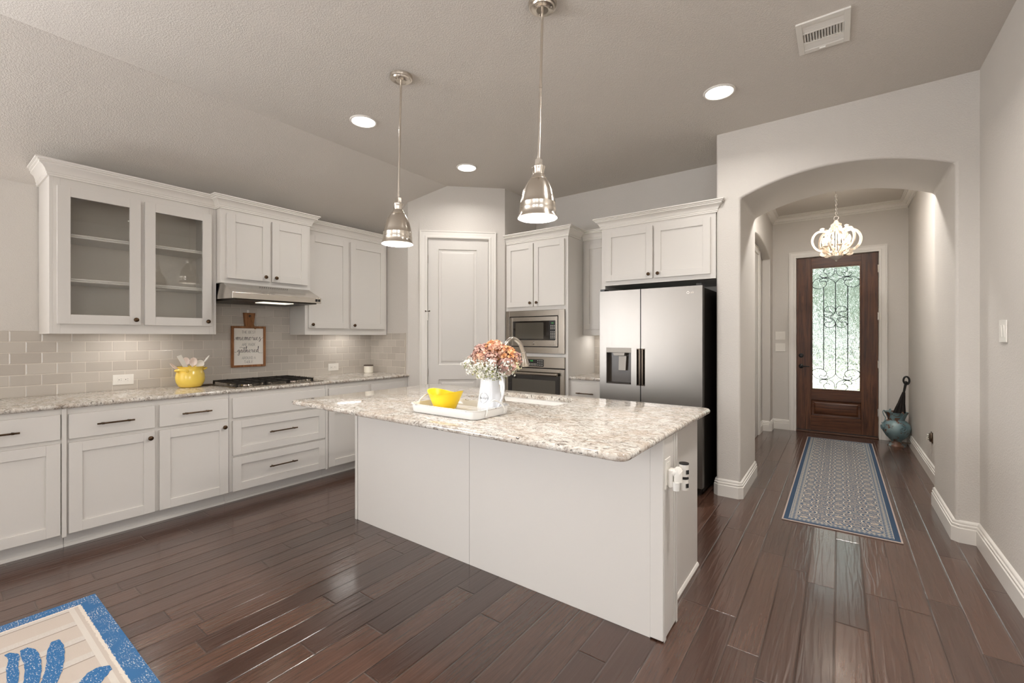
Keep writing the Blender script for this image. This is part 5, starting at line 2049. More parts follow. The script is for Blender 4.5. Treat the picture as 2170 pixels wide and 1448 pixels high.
MB().box(px0 - 0.001, px0 + 0.004, 1.908, 1.928, 1.556, 1.585).build('clear_hook', M_PLASTIC, pq, bevel=0.001)
M_INK = mat('black_lettering', (38, 34, 32), 0.6)
M_INK2 = mat('grey_lettering', (96, 90, 84), 0.6)
fxp = px0 + 0.0125
yc_ = (y0_ + y1_) / 2


def sans(s, zc_, h, wchar):
    G = {'T': [[(0, 1), (1, 1)], [(.5, 1), (.5, 0)]], 'H': [[(0, 0), (0, 1)], [(1, 0), (1, 1)], [(0, .5), (1, .5)]], 'E': [[(1, 0), (0, 0), (0, 1), (1, 1)], [(0, .52), (.8, .52)]],
         'B': [[(0, 0), (0, 1), (.7, 1), (.9, .8), (.7, .53), (0, .53)], [(.7, .53), (1, .3), (.8, 0), (0, 0)]], 'S': [[(1, .85), (.6, 1), (.1, .85), (.2, .58), (.85, .42), (.95, .12), (.5, 0), (0, .12)]],
         'A': [[(0, 0), (.5, 1), (1, 0)], [(.2, .38), (.8, .38)]], 'R': [[(0, 0), (0, 1), (.7, 1), (.95, .78), (.7, .5), (0, .5)], [(.5, .5), (1, 0)]], 'M': [[(0, 0), (.05, 1), (.5, .3), (.95, 1), (1, 0)]],
         'D': [[(0, 0), (0, 1), (.6, 1), (1, .7), (1, .3), (.6, 0), (0, 0)]], 'O': [[(.5, 0), (.1, .2), (0, .5), (.1, .8), (.5, 1), (.9, .8), (1, .5), (.9, .2), (.5, 0)]], 'U': [[(0, 1), (0, .3), (.2, .03), (.5, 0), (.8, .03), (1, .3), (1, 1)]],
         'N': [[(0, 0), (0, 1), (1, 0), (1, 1)]], 'L': [[(0, 1), (0, 0), (1, 0)]]}
    mb = MB()
    total = sum((wchar * 0.55 if c_ == ' ' else wchar * 1.32) for c_ in s) - wchar * 0.32
    u_ = yc_ - total / 2
    for c_ in s:
        if c_ == ' ':
            u_ += wchar * 0.7
            continue
        for st in G[c_]:
            mb.ribbon([(u_ + p_[0] * wchar, zc_ + (p_[1] - 0.5) * h) for p_ in st], 0.00085, 0.0006, (fxp, 0, 0), (0, 1, 0), (0, 0, 1))
        u_ += wchar * 1.32
    return mb


for s_, zc_, nm in (('THE BEST', 1.374, 'a'), ('ARE MADE', 1.257, 'b'), ('AROUND A', 1.131, 'c'), ('TABLE', 1.093, 'd')):
    sans(s_, zc_, 0.025, 0.0125 if nm != 'd' else 0.0125).build('lettering', M_INK2, pq, smooth=0)
# brush script, one continuous line per word plus crossing strokes; units of x-height
SCR = {
    'm': ([(0, .15), (.18, .9), (.30, 1.0), (.30, .5), (.28, .0), (.38, .7), (.58, 1.0), (.66, .7), (.62, .0), (.74, .7), (.94, 1.0), (1.02, .7), (1.02, .15), (1.15, .0), (1.3, .2)], 1.3),
    'e': ([(0, .2), (.25, .42), (.48, .72), (.38, 1.0), (.18, .85), (.12, .4), (.25, .05), (.48, .02), (.7, .25)], .7),
    'o': ([(0, .3), (.12, .6), (.35, 1.0), (.12, .75), (.1, .3), (.28, .0), (.52, .2), (.55, .65), (.38, .98), (.5, .8), (.75, .8)], .75),
    'r': ([(0, .5), (.12, 1.05), (.2, .85), (.45, .9), (.42, .4), (.5, .02), (.7, .2)], .7),
    'i': ([(0, .3), (.14, .95), (.12, .2), (.25, .0), (.42, .25)], .42),
    's': ([(0, .3), (.25, .7), (.4, 1.05), (.42, .6), (.52, .15), (.42, -.35), (.22, -.5), (.12, -.3), (.35, -.05), (.6, .25)], .6),
    'g': ([(0, .4), (.15, .7), (.48, 1.0), (.2, .9), (.08, .45), (.25, .15), (.48, .6), (.52, .9), (.48, -.2), (.38, -.9), (.15, -1.0), (.08, -.65), (.4, -.2), (.75, .3)], .75),
    'a': ([(0, .3), (.2, .75), (.48, 1.0), (.2, .9), (.08, .4), (.22, .02), (.46, .5), (.52, .95), (.5, .2), (.62, .0), (.8, .3)], .8),
    't': ([(0, .3), (.2, 1.2), (.26, 1.9), (.22, 1.0), (.22, .2), (.35, .0), (.55, .3)], .55),
    'h': ([(0, .3), (.25, 1.3), (.42, 2.1), (.28, 2.2), (.22, 1.4), (.2, .0), (.32, .7), (.52, .98), (.58, .6), (.6, .15), (.72, .0), (.9, .3)], .9),
    'd': ([(0, .3), (.2, .75), (.48, 1.0), (.2, .9), (.08, .4), (.22, .02), (.46, .5), (.62, 1.4), (.68, 2.1), (.6, 2.2), (.54, 1.2), (.54, .2), (.7, -.1), (.95, -.25)], .95),
}


def script(word, zc_, xh, width, pre, post, extra):
    pts = list(pre)
    u_ = 0.0
    for c_ in word:
        st, adv = SCR[c_]
        pts += [(u_ + p_[0], p_[1]) for p_ in st[(0 if c_ == word[0] else 1):]]
        u_ += adv
    pts += [(u_ + p_[0], p_[1]) for p_ in post]
    sx_ = width / u_
    mb = MB()

    def M_(p_):
        return (yc_ + (p_[0] - u_ / 2) * sx_, zc_ + p_[1] * xh)
    sp_ = [tuple(q_[:2]) for q_ in smooth_path([(*M_(p_), 0) for p_ in pts], 5)]
    hw_ = []
    for i in range(len(sp_)):
        a_ = sp_[max(i - 1, 0)]
        b2 = sp_[min(i + 1, len(sp_) - 1)]
        vert = abs(b2[1] - a_[1]) / (math.hypot(b2[0] - a_[0], b2[1] - a_[1]) + 1e-9)
        down = b2[1] < a_[1]
        hw_.append(0.0008 + (0.0011 * vert if down else 0.0002 * vert))
    mb.ribbon(sp_, hw_, 0.0006, (fxp, 0, 0), (0, 1, 0), (0, 0, 1))
    for ex in extra:
        mb.ribbon([M_(p_) for p_ in ex], 0.0011, 0.0006, (fxp + 0.0002, 0, 0), (0, 1, 0), (0, 0, 1))
    return mb


script('memories', 1.298, 0.029, 0.215, [(-.75, .15), (-.4, .2), (-.15, .75), (-.02, .9), (.05, .3)], [(.3, .5), (.75, .9), (1.0, .95)], [[(4.55, 1.35), (4.6, 1.45)]]).build('lettering', M_INK, pq, smooth=0)
script('gathered', 1.182, 0.026, 0.195, [(-.85, .3), (-.5, .2), (-.2, .3)], [(.3, -.3), (.6, -.3), (.9, -.25)], [[(.5, 1.75), (.9, 1.95), (1.5, 1.6), (2.6, 1.75)]]).build('lettering', M_INK, pq, smooth=0)

# candle jar
cj = thing('candle_jar', (-4.385, 3.165, 0.914), 'small white jar with a dark lid in the corner of the left worktop', 'jar')
MB().lathe([(0, 0.9145), (0.048, 0.9145), (0.052, 0.918), (0.052, 0.994), (0, 0.994)], (-4.385, 3.165, 0), 32).build('jar', mat('cream_glass', (226, 220, 206), 0.2), cj)
MB().lathe([(0, 0.994), (0.054, 0.994), (0.054, 1.003), (0.050, 1.006), (0, 1.006)], (-4.385, 3.165, 0), 32).build('lid', mat('dark_walnut', (58, 42, 30), 0.5), cj)


# outlets and switches
def outlet(x, y0, y1, z0, z1, label, name='outlet'):
    t = thing(name, (x, (y0 + y1) / 2, z0), label, 'outlet')
    MB().box(x, x + 0.006, y0, y1, z0, z1).build('cover_plate', M_PLASTIC, t, bevel=0.002)
    yc, zc = (y0 + y1) / 2, (z0 + z1) / 2
    r = MB().box(x + 0.005, x + 0.008, yc - 0.035, yc + 0.035, zc - 0.016, zc + 0.016).build('receptacle', M_PLASTIC, t, bevel=0.001)
    mb = MB()
    for s_ in (-1, 1):
        mb.box(x + 0.0079, x + 0.0084, yc + s_ * 0.020 - 0.009, yc + s_ * 0.020 - 0.004, zc - 0.003, zc + 0.002)
        mb.box(x + 0.0079, x + 0.0084, yc + s_ * 0.020 + 0.002, yc + s_ * 0.020 + 0.009, zc + 0.005, zc + 0.0065)
        mb.box(x + 0.0079, x + 0.0084, yc + s_ * 0.020 + 0.002, yc + s_ * 0.020 + 0.009, zc - 0.0065, zc - 0.005)
    mb.build('slots', M_DARK, r, smooth=0)
    return t


outlet(XL + 0.0075, 0.943, 1.070, 0.956, 1.034, 'white horizontal outlet on the tile left of the yellow crock')
outlet(XL + 0.0075, 2.742, 2.866, 0.956, 1.034, 'white horizontal outlet on the tile right of the cooktop')


def switch(P, label, n=2):
    """P(u, w, z): u 0..0.12, w out"""
    o = P(0.06, 0, 0)
    t = thing('light_switch', o, label, 'light switch')
    def B(name, a, b_, c_, d_, w0, w1, par, tilt=0):
        mb = MB().box(a, b_, w0, w1, c_, d_)
        mb.xf(lambda p: P(p[0], p[1] + tilt * (p[2] - (c_ + d_) / 2), p[2]))
        return mb.build(name, M_PLASTIC, par, bevel=0.0015)
    B('cover_plate', 0, 0.122, 0, 0.118, 0, 0.006, t)
    for k in range(n):
        a = 0.061 + (k - (n - 1) / 2) * 0.046
        B('rocker', a - 0.016, a + 0.016, 0.026, 0.092, 0.004, 0.009, t, 0.06)
    return t


switch(lambda u, w, z: (-0.743 + u, 7.469 - w, 1.288 + z), 'upper white double switch left of the front door')
switch(lambda u, w, z: (-0.743 + u, 7.469 - w, 1.118 + z), 'lower white double switch left of the front door')
switch(lambda u, w, z: (0.721 - w, 3.59 - u * 1.05, 1.300 + z * 1.02), 'white double light switch on the right wall')

# dark plug-in on the right hall wall
pg = thing('plug_in_light', (0.70, 5.70, 0.345), 'dark bronze oval plug-in on the right hall wall above the baseboard', 'night light')
MB().box(0.698, 0.704, 5.655, 5.745, 0.335, 0.435).build('cover_plate', M_BRONZE, pg, bevel=0.004)
MB().sphere((0.700, 5.70, 0.385), 0.045, 16, 10, (0.55, 0.9, 1.05)).build('shade', mat('bronze_shade', (84, 70, 56), 0.35, 0.6), pg)
mb = MB()
for k in range(4):
    mb.box(0.668, 0.680, 5.675, 5.725, 0.355 + k * 0.016, 0.361 + k * 0.016)
mb.build('slots', M_LEGEND, pg, bevel=0.001)

# door stop on the baseboard
ds = MB().tube([(0.690, 7.08, 0.06), (0.62, 7.08, 0.058)], 0.004, 8)
ds.lathe([(0, 0), (0.012, 0), (0.010, 0.004), (0, 0.005)], (0.685, 7.08, 0.06), 12, axis='x').lathe([(0, -0.004), (0.008, -0.004), (0.008, 0.004), (0, 0.004)], (0.617, 7.08, 0.058), 12, axis='x')
tag(ds.build('door_stop', M_BRONZE), 'thin dark door stop on the right hall baseboard', 'door stop')

# ------------------------------------------------------------------ umbrella stand
uxc, uyc = 0.566, 7.19
us = thing('umbrella_stand', (uxc, uyc, 0), 'distressed blue metal urn by the front door holding an umbrella', 'umbrella stand')
M_URN = mat('distressed_blue_metal', (88, 116, 122), 0.42, 0.1)
g = NT(M_URN)
p = g.pos()
_, _, uz = g.xyz(p)
n_ = g.noise(p, 13, 4, 0.65, 0.4)
band = g.math('MULTIPLY', g.math('SUBTRACT', 1.0, g.math('MINIMUM', 1.0, g.math('MULTIPLY', g.math('ABSOLUTE', g.math('SUBTRACT', uz, 0.315)), 9.0))), 0.10)
foot = g.n('ShaderNodeMapRange', inp={0: uz, 1: 0.05, 2: 0.09, 3: 0.10, 4: 0.0}).outputs[0]
rust = g.ramp(g.math('ADD', g.math('ADD', n_, band), foot), [(0.57, K), (0.63, W)])
bl = g.ramp(g.noise(p, 4, 3), [(0.35, (96, 126, 134)), (0.65, (146, 166, 166))])
g.set('Base Color', g.mix(rust, bl, lin((104, 74, 58))))
prof = [(0, 0.0), (0.090, 0.0), (0.088, 0.008), (0.060, 0.025), (0.048, 0.045), (0.046, 0.055), (0.060, 0.070), (0.100, 0.115), (0.130, 0.17), (0.137, 0.215), (0.128, 0.26), (0.100, 0.295), (0.080, 0.31),
        (0.082, 0.325), (0.098, 0.37), (0.116, 0.405), (0.120, 0.409), (0.114, 0.408), (0.092, 0.368), (0.075, 0.32), (0.09, 0.29), (0.12, 0.25), (0.12, 0.18), (0.08, 0.10), (0, 0.08)]
MB().lathe(prof, (uxc, uyc, 0.0), 40, flute=lambda a, j: 1 + (0.035 * abs(math.sin(4 * a)) if 6 < j < 12 else 0)).build('urn', M_URN, us, smooth=50)
for an in (R(-70), R(110), R(200)):
    ca, sa = math.cos(an), math.sin(an)
    def q3(r_, z_, t_=0.0):
        return (uxc + r_ * ca - t_ * sa, uyc + r_ * sa + t_ * ca, z_)
    mb = MB().tube(smooth_path([q3(0.118, 0.405), q3(0.128, 0.425, .004), q3(0.142, 0.405, .008), q3(0.130, 0.365, .004), q3(0.112, 0.335), q3(0.118, 0.300), q3(0.135, 0.275)], 5), 0.005, 8)
    sp_ = [q3(0.142 + 0.006, 0.225 + (0.045 - t_ * 0.0035) * math.cos(t_ * 0.8), (0.045 - t_ * 0.0035) * math.sin(t_ * 0.8)) for t_ in range(12)]
    mb.tube(sp_, 0.0065, 8)
    mb.build('scroll_handle', M_URN, us)
um = thing('umbrella', (uxc + 0.03, uyc, 0.1), 'folded black umbrella with hooked handle standing in the blue urn', 'umbrella')
M_UMB = mat('black_umbrella_cloth', (30, 24, 20), 0.8)
ub, ut = Vector((uxc - 0.02, uyc, 0.10)), Vector((uxc + 0.070, uyc, 0.655))
ax = (ut - ub).normalized()
N_ = 14
pts = [ub + (ut - ub) * (i / N_) for i in range(N_ + 1)]
rad = [0.012, 0.030, 0.040, 0.048, 0.052, 0.053, 0.052, 0.050, 0.047, 0.042, 0.036, 0.030, 0.024, 0.018, 0.012]
mb = MB().tube(pts, rad, 24)
k_ = 0
for i in range(len(pts)):
    for j in range(24):
        c = pts[i]
        v_ = Vector(mb.v[k_])
        mb.v[k_] = tuple(c + (v_ - c) * (1 + 0.22 * math.sin(j * PI * 8 / 12 + i * 0.25)))
        k_ += 1
mb.build('canopy', M_UMB, um, smooth=50)
hb = ut
mb = MB().tube([ut - ax * 0.02, ut + ax * 0.10], [0.011, 0.014], 12)
ctr = ut + ax * 0.145
pth = []
for i in range(15):
    a = R(-80 + i * 22)
    pth.append(ctr + Vector((0.027 * math.cos(a), 0, 0.048 * math.sin(a))))
mb.tube(pth, [0.0105] * 10 + [0.0105, 0.010, 0.010, 0.009, 0.008], 12)
mb.sphere(ut + ax * 0.115, 0.021, 12, 8, (1, 0.8, 1.1))
mb.build('handle', M_BLACK, um)

# ------------------------------------------------------------------ rugs
M_RUN = mat('runner_weave', (96, 116, 138), 0.95, spec=0.1)
g = NT(M_RUN)
x, y, z = g.xyz(g.pos())
RX0, RX1, RY0, RY1 = -0.337, 0.333, 3.775, 7.075
xm = (RX0 + RX1) / 2
ax_ = g.math('ABSOLUTE', g.math('SUBTRACT', x, xm))
hwid = (RX1 - RX0) / 2
ex_ = g.math('SUBTRACT', hwid, ax_)                                   # distance from long edge
ey_ = g.math('MINIMUM', g.math('SUBTRACT', y, RY0), g.math('SUBTRACT', RY1, y))
e_ = g.math('MINIMUM', ex_, ey_)
# staggered medallions
PXm, PYm = 0.205, 0.150
def ell(ox, oy, a, b_):
    cxx = g.math('SUBTRACT', g.math('FRACT', g.math('ADD', g.math('DIVIDE', g.math('SUBTRACT', x, xm), PXm), 0.5 + ox)), 0.5)
    cyy = g.math('SUBTRACT', g.math('FRACT', g.math('ADD', g.math('DIVIDE', y, PYm), 0.5 + oy)), 0.5)
    dx_ = g.math('DIVIDE', g.math('ABSOLUTE', g.math('MULTIPLY', cxx, PXm)), a)
    dy_ = g.math('DIVIDE', g.math('ABSOLUTE', g.math('MULTIPLY', cyy, PYm)), b_)
    return g.math('ADD', g.math('POWER', dx_, 1.6), g.math('POWER', dy_, 1.6)), cxx, cyy
d1, c1x, c1y = ell(0.0, 0.0, 0.072, 0.062)
d2, c2x, c2y = ell(0.5, 0.5, 0.072, 0.062)
dmn = g.math('MINIMUM', d1, d2)
pp = g.comb(x, y, 0.0)
nz = g.noise(pp, 85, 2, 0.6)
nzf = g.noise(pp, 130, 2, 0.6)
navy, beige, blue_, cream = lin((44, 62, 84)), lin((178, 164, 146)), lin((92, 116, 138)), lin((202, 192, 176))
flower = g.ramp(g.math('ADD', g.math('MULTIPLY', nz, 0.7), g.math('MULTIPLY', g.math('SINE', g.math('MULTIPLY', d1, 14.0)), 0.12)), [(0.33, (74, 94, 116)), (0.42, (178, 164, 146)), (0.58, (186, 172, 154))])
flower2 = g.ramp(nz, [(0.46, (62, 84, 108)), (0.54, (168, 156, 142))])
isone = g.math('LESS_THAN', d1, d2)
inner = g.mix(isone, flower2, flower)
c_a = g.mix(g.math('GREATER_THAN', dmn, 0.80), inner, navy)
c_b = g.mix(g.math('MULTIPLY', g.math('GREATER_THAN', dmn, 0.95), g.math('LESS_THAN', dmn, 1.12)), c_a, cream)
c_c = g.mix(g.math('GREATER_THAN', dmn, 1.12), c_b, g.mix(g.math('GREATER_THAN', nzf, 0.56), navy, blue_))
# inner band with small repeat
bandp = g.math('ADD', g.math('SINE', g.math('MULTIPLY', y, 190.0)), g.math('MULTIPLY', g.math('SINE', g.math('MULTIPLY', x, 240.0)), 0.8))
bandc = g.mix(g.math('GREATER_THAN', g.math('ADD', bandp, g.math('MULTIPLY', nz, 0.8)), 0.45), lin((70, 92, 116)), lin((170, 162, 148)))
r_ = g.mix(g.math('LESS_THAN', e_, 0.088), c_c, lin((150, 150, 146)))
r_ = g.mix(g.math('LESS_THAN', e_, 0.084), r_, bandc)
r_ = g.mix(g.math('LESS_THAN', e_, 0.044), r_, lin((170, 166, 156)))
r_ = g.mix(g.math('LESS_THAN', e_, 0.040), r_, lin((46, 66, 90)))
r_ = g.mix(g.math('LESS_THAN', e_, 0.010), r_, lin((176, 160, 150)))
wv = g.noise(g.mapping(pp, (1, 1, 1)), 420, 1, 0.5)
g.set('Base Color', g.mix(g.math('MULTIPLY', wv, 0.22), r_, lin((120, 128, 134))))
g.set('Normal', g.bump(wv, 0.5, 0.002))
mb = MB().box(RX0, RX1, RY0, RY1, 0.0005, 0.008)
tag(mb.build('runner_rug', M_RUN, bevel=0.002), 'long blue and beige patterned runner rug in the entry hall', 'rug')

# corner rug: woven planks, blue border, blue coral
M_RUG2 = mat('blue_border_weave', (176, 160, 144), 0.95, spec=0.1)
g = NT(M_RUG2)
x, y, z = g.xyz(g.pos())
QX, QY = -3.085, 0.575
s_ = g.math('SUBTRACT', x, QX)
t_ = g.math('SUBTRACT', QY, y)
e_ = g.math('MINIMUM', s_, t_)
nz = g.noise(g.mapping(g.comb(x, y, 0.0), (1, 3.0, 1)), 60, 3, 0.7)
wv = g.math('SINE', g.math('MULTIPLY', g.math('ADD', g.math('MULTIPLY', x, 1.0), g.math('MULTIPLY', y, 2.2)), 900.0))
fld = g.mix(g.math('MULTIPLY', g.math('ADD', wv, 1.0), 0.16), lin((198, 186, 174)), lin((150, 136, 124)))
# pale plank stripes across
fx_ = g.math('FRACT', g.math('DIVIDE', g.math('SUBTRACT', s_, 0.225), 0.165))
stripe = g.math('LESS_THAN', fx_, 0.26)
sline = g.math('MULTIPLY', g.math('GREATER_THAN', fx_, 0.26), g.math('LESS_THAN', fx_, 0.30))
c_ = g.mix(stripe, fld, g.mix(nz, lin((206, 200, 192)), lin((186, 176, 166))))
c_ = g.mix(g.math('MULTIPLY', sline, 0.6), c_, lin((104, 90, 78)))
# stripe parallel to the border
st1 = g.math('MULTIPLY', g.math('GREATER_THAN', t_, 0.092), g.math('LESS_THAN', t_, 0.112))
c_ = g.mix(st1, c_, lin((204, 196, 186)))
ed = g.math('MULTIPLY', g.math('LESS_THAN', t_, 0.092), 1.0)
c_ = g.mix(ed, c_, fld)
edge_n = g.math('ADD', 0.066, g.math('MULTIPLY', g.math('SUBTRACT', nz, 0.5), 0.02))
c_ = g.mix(g.math('LESS_THAN', e_, g.math('ADD', edge_n, 0.012)), c_, lin((214, 204, 192)))
fleck = g.ramp(g.noise(g.mapping(g.comb(x, y, 0.0), (1, 2.6, 1)), 75, 4, 0.75), [(0.55, K), (0.60, W)])
flm = g.ramp(g.noise(g.comb(x, y, 0.0), 11, 2, 0.5), [(0.42, K), (0.54, W)])
blue = g.mix(g.math('MULTIPLY', fleck, flm), lin((62, 106, 150)), lin((212, 208, 204)))
c_ = g.mix(g.math('LESS_THAN', e_, edge_n), c_, blue)
g.set('Base Color', c_)
g.set('Normal', g.bump(g.math('ADD', wv, nz), 0.3, 0.002))
M_CORAL = mat('blue_coral_pile', (58, 106, 152), 0.95, spec=0.1)
g = NT(M_CORAL)
fleck = g.ramp(g.noise(g.mapping(g.pos(), (1, 2.6, 1)), 85, 4, 0.75), [(0.58, K), (0.62, W)])
g.set('Base Color', g.mix(fleck, lin((56, 104, 150)), lin((206, 204, 202))))
mb = MB().box(QX, -1.55, -1.75, QY, 0.0005, 0.008)


def finger(pts, hw):
    mb.ribbon([q[:2] for q in smooth_path([(a, b_, 0) for a, b_ in pts], 5)], hw, 0.002, (0, 0, 0.0082), (1, 0, 0), (0, 1, 0), 1)


def fing(pts, w0):
    n_ = (len(pts) - 1) * 5 + 1
    hw = [w0 * min(1.0, 0.45 + 3.0 * (i / n_)) * (1 + 0.05 * math.sin(i * 2.1)) for i in range(n_)]
    finger(pts, hw)


fing([(-2.792, 0.247), (-2.74, 0.262), (-2.66, 0.250), (-2.55, 0.240), (-2.40, 0.20), (-2.25, 0.12)], 0.016)
fing([(-2.778, 0.294), (-2.72, 0.302), (-2.62, 0.302), (-2.50, 0.285), (-2.38, 0.25), (-2.25, 0.20)], 0.023)
fing([(-2.745, 0.383), (-2.66, 0.372), (-2.55, 0.355), (-2.44, 0.325), (-2.33, 0.27), (-2.22, 0.20)], 0.026)
fing([(-2.375, 0.468), (-2.345, 0.445), (-2.30, 0.41), (-2.25, 0.36), (-2.18, 0.28)], 0.040)
fing([(-2.70, 0.10), (-2.6, 0.13), (-2.5, 0.14), (-2.38, 0.12), (-2.25, 0.08)], 0.022)
fing([(-2.30, 0.25), (-2.20, 0.10), (-2.18, -0.15), (-2.22, -0.6), (-2.25, -1.2)], 0.045)
tag(mb.build('area_rug', [M_RUG2, M_CORAL], smooth=0), 'flat woven rug corner with blue border and blue coral motif', 'rug')

# ------------------------------------------------------------------ ceiling things
def downlight(x, y, label):
    t = thing('recessed_light', (x, y, ZC - 0.012), label, 'ceiling light', 'recessed ceiling lights')
    MB().lathe([(0.086, ZC - 0.004), (0.090, ZC - 0.009), (0.099, ZC - 0.009), (0.103, ZC - 0.004), (0.103, ZC + 0.002), (0.086, ZC + 0.002)], (x, y, 0), 48, close=True).build('trim_ring', M_TRIM, t)
    MB().lathe([(0, ZC - 0.006), (0.088, ZC - 0.006), (0.088, ZC - 0.002), (0, ZC - 0.002)], (x, y, 0), 40).build('lens', M_LENS, t)


for (cx_, cy_), lb in zip(CANS + CANS_OUT, ['round recessed ceiling light nearest the left pendant', 'round recessed ceiling light in front of the pantry door', 'round recessed ceiling light before the archway',
                                          'recessed ceiling light near the right wall, above the frame', 'recessed ceiling light behind the camera']):
    downlight(cx_, cy_, lb)


def pendant(x, y, tilt, label):
    t = thing('pendant_light', (x, y, ZC), label, 'pendant light', 'nickel pendants over the island')
    dx_, dy_ = tilt

    def S(z):
        k_ = (ZC - z)
        return Vector((x + dx_ * k_, y + dy_ * k_, z))

    def L(prof, name, m, n=40, fl=None, par=t, **kw):
        mb = MB().lathe(prof, (0, 0, 0), n)
        mb.xf(lambda p: (S(p[2]).x + p[0], S(p[2]).y + p[1], p[2]))
        return mb.build(name, m, par, smooth=40, **kw)
    cn = L([(0, ZC - 0.034), (0.030, ZC - 0.034), (0.034, ZC - 0.030), (0.058, ZC - 0.027), (0.062, ZC - 0.020), (0.070, ZC - 0.018), (0.073, ZC - 0.006), (0.073, ZC), (0, ZC)], 'canopy', M_NICKEL)
    for a in (R(20), R(140), R(260)):
        MB().lathe([(0, ZC - 0.032), (0.005, ZC - 0.031), (0.006, ZC - 0.027), (0, ZC - 0.027)], (x + 0.045 * math.cos(a), y + 0.045 * math.sin(a), 0), 10).build('canopy_screw', M_NICKEL2, cn)
    MB().tube([S(ZC - 0.03), S(2.235)], 0.0068, 12).build('rod', M_NICKEL, t)
    MB().tube([S(2.62), S(2.60)], 0.008, 12).build('rod_joint', M_NICKEL, t)
    sc_ = S(2.215)
    MB().box(sc_.x - 0.014, sc_.x + 0.014, sc_.y - 0.014, sc_.y + 0.014, 2.203, 2.238).build('square_coupler', M_NICKEL2, t, bevel=0.002)
    z = 1.935
    out = [(0.030, z + 0.205), (0.020, z + 0.268), (0.026, z + 0.266), (0.034, z + 0.262), (0.034, z + 0.256), (0.031, z + 0.250), (0.031, z + 0.222), (0.034, z + 0.218), (0.034, z + 0.212), (0.040, z + 0.206), (0.042, z + 0.198)]
    L([(0, z + 0.272), (0.018, z + 0.272), (0.020, z + 0.266), (0.033, z + 0.262), (0.033, z + 0.255), (0.029, z + 0.250), (0.029, z + 0.222), (0.033, z + 0.218), (0.034, z + 0.211), (0.041, z + 0.204), (0.043, z + 0.196), (0, z + 0.196)],
      'socket_cap', M_NICKEL)
    sh = L([(0.040, z + 0.198), (0.050, z + 0.188), (0.064, z + 0.165), (0.077, z + 0.135), (0.086, z + 0.100), (0.0905, z + 0.074), (0.0915, z + 0.073), (0.0915, z + 0.071), (0.0910, z + 0.070), (0.0925, z + 0.046), (0.0940, z + 0.045), (0.0940, z + 0.043),
            (0.0933, z + 0.042), (0.0955, z + 0.014), (0.1030, z + 0.004), (0.1035, z), (0.1005, z)], 'shade', M_NICKEL, 64)
    L([(0.1005, z), (0.098, z + 0.006), (0.094, z + 0.014), (0.090, z + 0.066), (0.084, z + 0.100), (0.075, z + 0.135), (0.062, z + 0.163), (0.048, z + 0.186), (0.0, z + 0.190)], 'shade_lining', M_SHADEIN, 48, par=sh)
    c_ = S(z + 0.085)
    MB().sphere(c_, 0.034, 20, 14, (1, 1, 1.15)).build('bulb', M_BULB, t)
    area_light('pendant_lamp', tuple(S(z + 0.035)), (0, 0, 0), 0.10, 0.10, 7.5, WARM, 'DISK')


# the rods lean a little, as in the photo (towards the left of the camera)
pendant(-2.303, 1.912, (-0.0225 * math.cos(R(36.3)), -0.0225 * math.sin(R(36.3))), 'brushed nickel bell pendant on a long rod, left one over the island')
pendant(-1.219, 1.922, (-0.0235 * math.cos(R(36.3)), -0.0235 * math.sin(R(36.3))), 'brushed nickel bell pendant, right and nearer one over the island')

# air vent
va = thing('air_vent', (-0.07, 3.02, ZC - 0.012), 'white rectangular air vent in the ceiling near the right wall', 'air vent')
vx0, vx1, vy0, vy1 = -0.192, 0.050, 2.868, 3.184
mb = MB()
b_ = 0.036
for a, c_, d_, e_ in ((vx0, vx0 + b_ - 0.008, vy0, vy1), (vx1 - b_ + 0.008, vx1, vy0, vy1), (vx0 + b_ - 0.008, vx1 - b_ + 0.008, vy0, vy0 + b_), (vx0 + b_ - 0.008, vx1 - b_ + 0.008, vy1 - b_, vy1)):
    mb.box(a, c_, d_, e_, ZC - 0.010, ZC)
ix0_, ix1_, iy0_, iy1_ = vx0 + b_ - 0.008, vx1 - b_ + 0.008, vy0 + b_, vy1 - b_
third = (iy1_ - iy0_)
wx = (ix1_ - ix0_)
# bars between the slat fields
yA, yB = iy0_ + third * 0.30, iy0_ + third * 0.70
mb.box(ix0_, ix1_, yA - 0.004, yA + 0.004, ZC - 0.009, ZC).box(ix0_, ix1_, yB - 0.004, yB + 0.004, ZC - 0.009, ZC)
mb.build('vent_frame', M_TRIM, va, bevel=0.0015)
MB().box(ix0_, ix1_, iy0_, iy1_, ZC - 0.001, ZC + 0.0005).build('vent_backing', M_DARK, va, smooth=0)
for (ya, yb, n_) in ((iy0_, yA - 0.004, 5), (yB + 0.004, iy1_, 5)):
    mb = MB()
    for k in range(n_):
        yy = ya + (yb - ya) * (k + 0.5) / n_
        s2 = 0.45 * (yb - ya) / n_
        mb.prism([(yy - s2, ZC - 0.0015), (yy - s2 + 0.0015, ZC - 0.0015), (yy + s2, ZC - 0.008), (yy + s2 - 0.0015, ZC - 0.008)], 'x', ix0_, ix1_)
    mb.build('slats', M_TRIM, va, smooth=0)
mb = MB()
for k in range(14):
    xx = ix0_ + wx * (k + 0.5) / 14
    s2 = 0.42 * wx / 14
    mb.prism([(xx - s2, ZC - 0.0015), (xx - s2 + 0.0015, ZC - 0.0015), (xx + s2, ZC - 0.009), (xx + s2 - 0.0015, ZC - 0.009)], 'y', yA + 0.004, yB - 0.004)
mb.build('slats', M_TRIM, va, smooth=0)
MB().box(vx0 + 0.10, vx0 + 0.13, vy1 - 0.030, vy1 - 0.020, ZC - 0.018, ZC - 0.009).build('damper_lever', M_TRIM, va, bevel=0.001)

